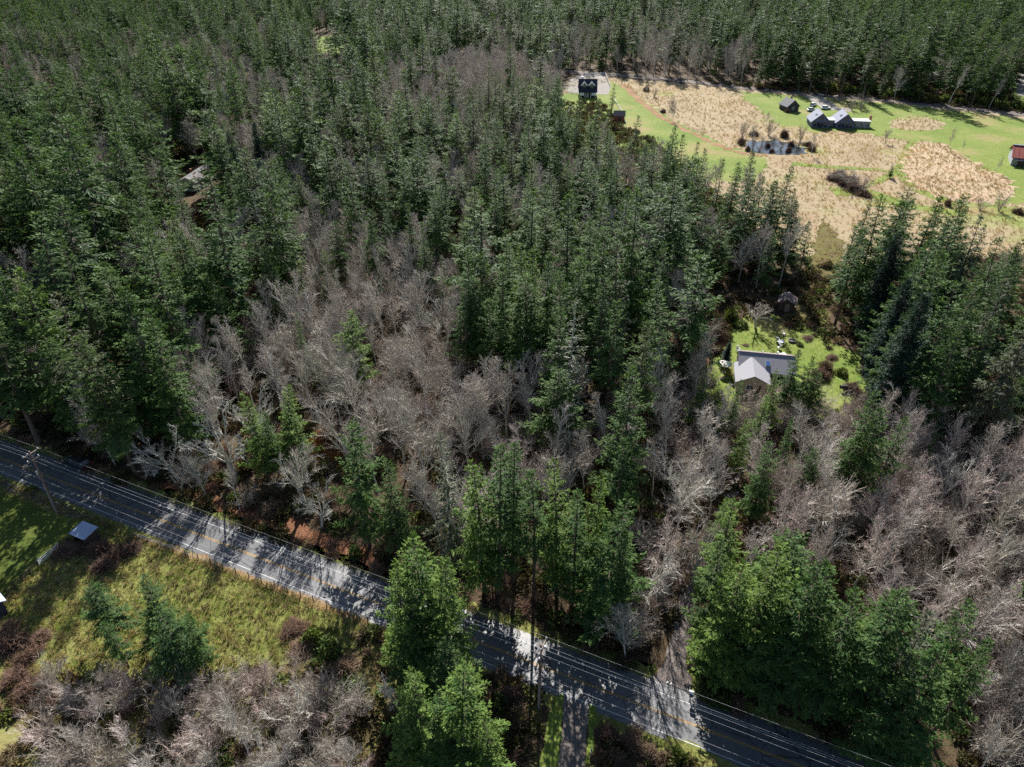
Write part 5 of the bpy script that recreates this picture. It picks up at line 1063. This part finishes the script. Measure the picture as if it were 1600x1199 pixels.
# pale house in the left forest
rz = ang(g(292, 300), g(338, 268)); v = g(306, 298); t = thing('house', 'pale blue house with long leaf strewn roof hidden in the left forest', 'house', v, rz)
b = MB(); gable_walls(b, 6.5, 2, 15, 6.4, 3.0, 1.5); b.obj('walls', M['wall_white'], t); b = MB(); gable_roof(b, 6.5, 2, 15, 6.4, 3.0, 1.5, 'x', .35, .14); rf = b.obj('roof', M['shingle_mossy'], t)
for y in (.8, 3.2): window(t, -1.06, y, 1.6, 1.0, 1.2, R(-90), M['wall_dark'])
for x in (2, 6, 10): window(t, x, -1.26, 1.6, 1.2, 1.1, 0)
for k in range(26):
    x, s_ = random.uniform(2, 13), random.uniform(-2.8, -.2); z = 3.2 + (1 - abs(s_) / 3.2) * 1.5
    bsh = LF[k % 2]; o = link(bpy.data.objects.new('leaf_pile', bsh), rf); o.location = (x, 2 + s_, z - .02); o.scale = (.8, .5, .6)
MB().box((5.5, 3, 5.0), (.6, .6, 1.2)).obj('chimney', M['brick'], t)
# white roofed houses deep in the far trees
def far_house(px, py, L, W, lab, roof, wall, r_=0.0):
    v = g(px, py); t = thing('house', lab, 'house', v, r_); b = MB(); gable_walls(b, 0, 0, L, W, 3.2, 1.8); b.obj('walls', wall, t); b = MB(); gable_roof(b, 0, 0, L, W, 3.2, 1.8, 'x', .5); b.obj('roof', roof, t)
    for x in np.linspace(-L / 2 + 1.5, L / 2 - 1.5, max(2, int(L / 4))): window(t, float(x), -W / 2 - .06, 1.6, 1.3, 1.2, 0)
far_house(1252, 112, 24, 9, 'long white roofed house half hidden behind the far right trees', M['white'], M['wall_white'], R(-4))
far_house(1302, 112, 12, 8, 'small pale building beside the long white roofed house', M['cloth'], M['wall_tan'], R(-4))
far_house(1032, 38, 16, 9, 'white building glimpsed deep in the upper middle forest', M['white'], M['wall_white']); far_house(362, 30, 16, 9, 'white building glimpsed deep in the upper left forest', M['white'], M['wall_white'])
far_house(1450, 124, 14, 8, 'pale roofed building behind the dark firs at the upper right', M['cloth'], M['wall_tan'])

# ------------------------------------------------------------------ roadside: shed, fences, poles, mailbox
# mono-pitch shed: roof corners from the photograph carried to their real heights
v = g(138, 846); rzs = math.atan2(RD.y, RD.x); t = thing('roadside_shed', 'small open shed with white metal roof beside the road', 'shed', v, rzs)
q = [(-1.45, -1.15), (1.45, -1.15), (1.45, 1.15), (-1.45, 1.15)]
for (x, y) in q: MB().box((x * .86, y * .86, (2.05 + .12 * y) / 2), (.12, .12, 2.05 + .12 * y)).obj('post', M['wood_dark'], t)
MB().box((0, 1.02, .95), (2.4, .06, 1.9)).obj('back_wall', M['wood_dark'], t); MB().box((-1.27, 0, .95), (.06, 1.85, 1.9)).box((1.27, 0, .95), (.06, 1.85, 1.9)).obj('side_wall', M['wood_dark'], t)
rf = MB().box((0, 0, 2.16), (3.1, 2.5, .06), rx=.12).obj('roof', M['metal_roof'], t)
for x in np.linspace(-1.5, 1.5, 9): MB().box((float(x), 0, 2.215), (.06, 2.52, .05), rx=.12).obj('roof_rib', M['metal_roof'], rf)
MB().box((0, -.2, .42), (1.8, .7, .08)).obj('bench', M['wood_post'], t)
fence([g(122, 840), g(95, 858)], 'dark rail fence between the roadside shed and the white gate', M['wood_dark'], 1.1, 1.6, 3)
# white gate
a, b = g(95, 858), g(62, 885); t = thing('farm_gate', 'white four bar field gate in the lower left fence', 'gate', a, ang(a, b)); L = (b - a).length
for z in (.35, .62, .89, 1.16): MB().tube([(.05, 0, z), (L - .05, 0, z)], .04, 6).obj('bar', M['white'], t)
for x in (.05, L - .05): MB().tube([(x, 0, .25), (x, 0, 1.25)], .045, 6).obj('stile', M['white'], t)
fence([g(61, 886), g(36, 908), g(12, 930)], 'dark rail fence from the gate to the white roofed house', M['wood_dark'], 1.1, 1.5, 3)
# house corner at the left edge
e1 = g(13.5, 926, 2.6); t = thing('house', 'white roofed house corner cut by the left edge', 'house', (e1.x - 4.3, e1.y - 1.2, 0), R(-38))
b = MB(); gable_walls(b, 0, 0, 6.4, 5.0, 2.5, 1.3); b.obj('walls', M['wall_dark'], t); b = MB(); gable_roof(b, 0, 0, 6.4, 5.0, 2.5, 1.3, 'x', .4, .12); b.obj('roof', M['metal_roof'], t); window(t, 1.0, -2.56, 1.4, 1.0, .9, 0); window(t, 3.26, 0, 1.4, 1.0, .9, R(90)); door(t, -1.2, -2.55, 1.02, .9, 2.0, 0, M['wood_dark'])
# long wire fence along the pasture: posts and two wires
P = [g(215, 842), g(330, 882), g(430, 918), g(575, 973)]
t = thing('wire_fence', 'grey post and wire fence between the road verge and the pasture', 'fence', P[0])
pp = []
for i in range(3):
    n = max(1, round((P[i + 1] - P[i]).length / 2.1)); pp += [P[i].lerp(P[i + 1], k / n) - P[0] for k in range(n)]
pp.append(P[3] - P[0]); pm_ = MB().box((0, 0, .6), (.11, .11, 1.25)).mesh('fence_post', [M['wood_post']])
for q in pp: o = link(bpy.data.objects.new('post', pm_), t); o.location = q; o.rotation_euler = (random.gauss(0, .04), random.gauss(0, .04), rzs)
for z in (.5, .8, 1.1): MB().tube([q + Vector((0, 0, z)) for q in pp], .012, 3).obj('wire', M['steel'], t)
# utility poles
rperp = math.atan2(RN.y, RN.x)
def pole(px, py, hgt, lab, transformer=False):
    v = g(px, py); t = thing('utility_pole', lab, 'utility pole', v, rzs, 'wooden utility poles along the road')
    MB().tube([(0, 0, -.3), (0, 0, hgt * .5), (0, 0, hgt)], [.19, .16, .12], 10).obj('shaft', M['wood_pole'], t)
    ca = MB().box((.16, 0, hgt - .35), (.12, 2.5, .14)).obj('crossarm', M['wood_post'], t)
    for y in (-1.1, -.45, 1.1): MB().lathe((.16, y, hgt - .28), [(.05, 0), (.09, .06), (.06, .12), (.09, .18), (.04, .26)], 8).obj('insulator', M['porcelain'], ca)
    ca = MB().box((.16, 0, hgt - 1.5), (.10, 1.9, .12)).obj('crossarm', M['wood_post'], t)
    for y in (-.8, .8): MB().lathe((.16, y, hgt - 1.44), [(.05, 0), (.10, .08), (.05, .2), (.09, .3)], 8).obj('insulator', M['porcelain'], ca)
    for s_ in (-1, 1): MB().tube([(.16, s_ * .75, hgt - .42), (.16, 0, hgt - 1.1)], .025, 4).obj('brace', M['steel'], t)
    MB().box((.2, 0, hgt - 4.1), (.09, 1.7, .1)).obj('lower_crossarm', M['wood_dark'], t)
    if transformer:
        tr = MB().lathe((-.38, 0, hgt - 4.7), [(.2, 0), (.24, .05), (.24, .85), (.2, .92), (.06, .95)], 12).obj('transformer', M['steel'], t); MB().tube([(-.38, .08, hgt - 3.76), (-.3, .3, hgt - 3.4)], .03, 5).obj('bushing', M['porcelain'], tr)
    MB().box((0, -.2, hgt * .25), (.1, .06, hgt * .5)).obj('conduit', M['steel'], t)
    return v, hgt
p1 = pole(91, 802, 11.9, 'wooden utility pole with white insulators left of the roadside shed', True)
p2 = pole(842, 1107, 11.4, 'wooden utility pole on the near verge beside the driveway')
dvec = p2[0] - p1[0]
p0v = p1[0] - dvec; p3v = p2[0] + dvec * .85
def wire(name, a, b, sag, lab, r_=.020):
    n = 16; pts = []
    for k in range(n + 1):
        f = k / n; q = a.lerp(b, f); q.z -= sag * 4 * f * (1 - f); pts.append(q)
    o = MB().tube(pts, r_, 4).obj(name, M['wire']); tag(o, lab, 'power line', 'wires strung along the road'); return o
LV = [(0, -1.1, -.02, 'nearest top power line'), (0, -.45, -.02, 'second top power line'), (0, 1.1, -.02, 'farthest top power line'), (0, .8, -1.15, 'far lower power line'), (0, -.8, -4.05, 'thick telephone cable on the near side')]
segs = [(p0v, 11.9, p1[0], 11.9, 'running off the left edge'), (p1[0], 11.9, p2[0], 11.4, 'between the two utility poles'), (p2[0], 11.4, p3v, 11.4, 'running off the lower right')]
for (A, ha, B, hb, w2) in segs:
    for (_, y, dz, nm) in LV:
        nrm = Vector((-math.sin(rzs), math.cos(rzs), 0)) * y
        wire('power_line', Vector((A.x, A.y, ha + dz)) + nrm, Vector((B.x, B.y, hb + dz)) + nrm, .35 if dz > -2 else .55, '%s %s' % (nm, w2), .0075 if dz > -2 else .010)
# spacer clips on the far wire
f = .2; q = p2[0].lerp(p3v, f); q = q + Vector((-math.sin(rzs), math.cos(rzs), 0)) * 1.1; q.z = 11.38 - .35 * 4 * f * (1 - f)
t = thing('line_spacer', 'pair of white clips on the far wire above the road', 'line spacer', q, rzs)
for x in (-.18, .18): MB().box((x, 0, .02), (.1, .12, .32), ry=.3).obj('clip', M['white'], t)
# mailbox by the gravel driveway
v = g(1078, 1093); t = thing('mailbox', 'white topped mailbox cabinet at the mouth of the gravel driveway', 'mailbox', v, rzs)
MB().box((0, 0, .5), (.12, .12, 1.0)).obj('post', M['wood_dark'], t); b = MB().box((0, 0, 1.15), (.5, .42, .36)); b.obj('box', M['wall_dark'], t); MB().tube([(-.26, 0, 1.33), (.26, 0, 1.33)], .22, 10).obj('lid', M['white'], t); MB().box((.27, .1, 1.3), (.03, .03, .25)).obj('flag', M['lamp_red'], t)
v = g(923, 1185); t = thing('marker_post', 'thin white post with blue cap beside the near driveway', 'post', v, 0)
MB().tube([(0, 0, 0), (0, 0, 1.5)], .035, 6).obj('shaft', M['white'], t); MB().lathe((0, 0, 1.42), [(.1, 0), (.1, .2), (.04, .26)], 8).obj('cap', M['blue'], t)
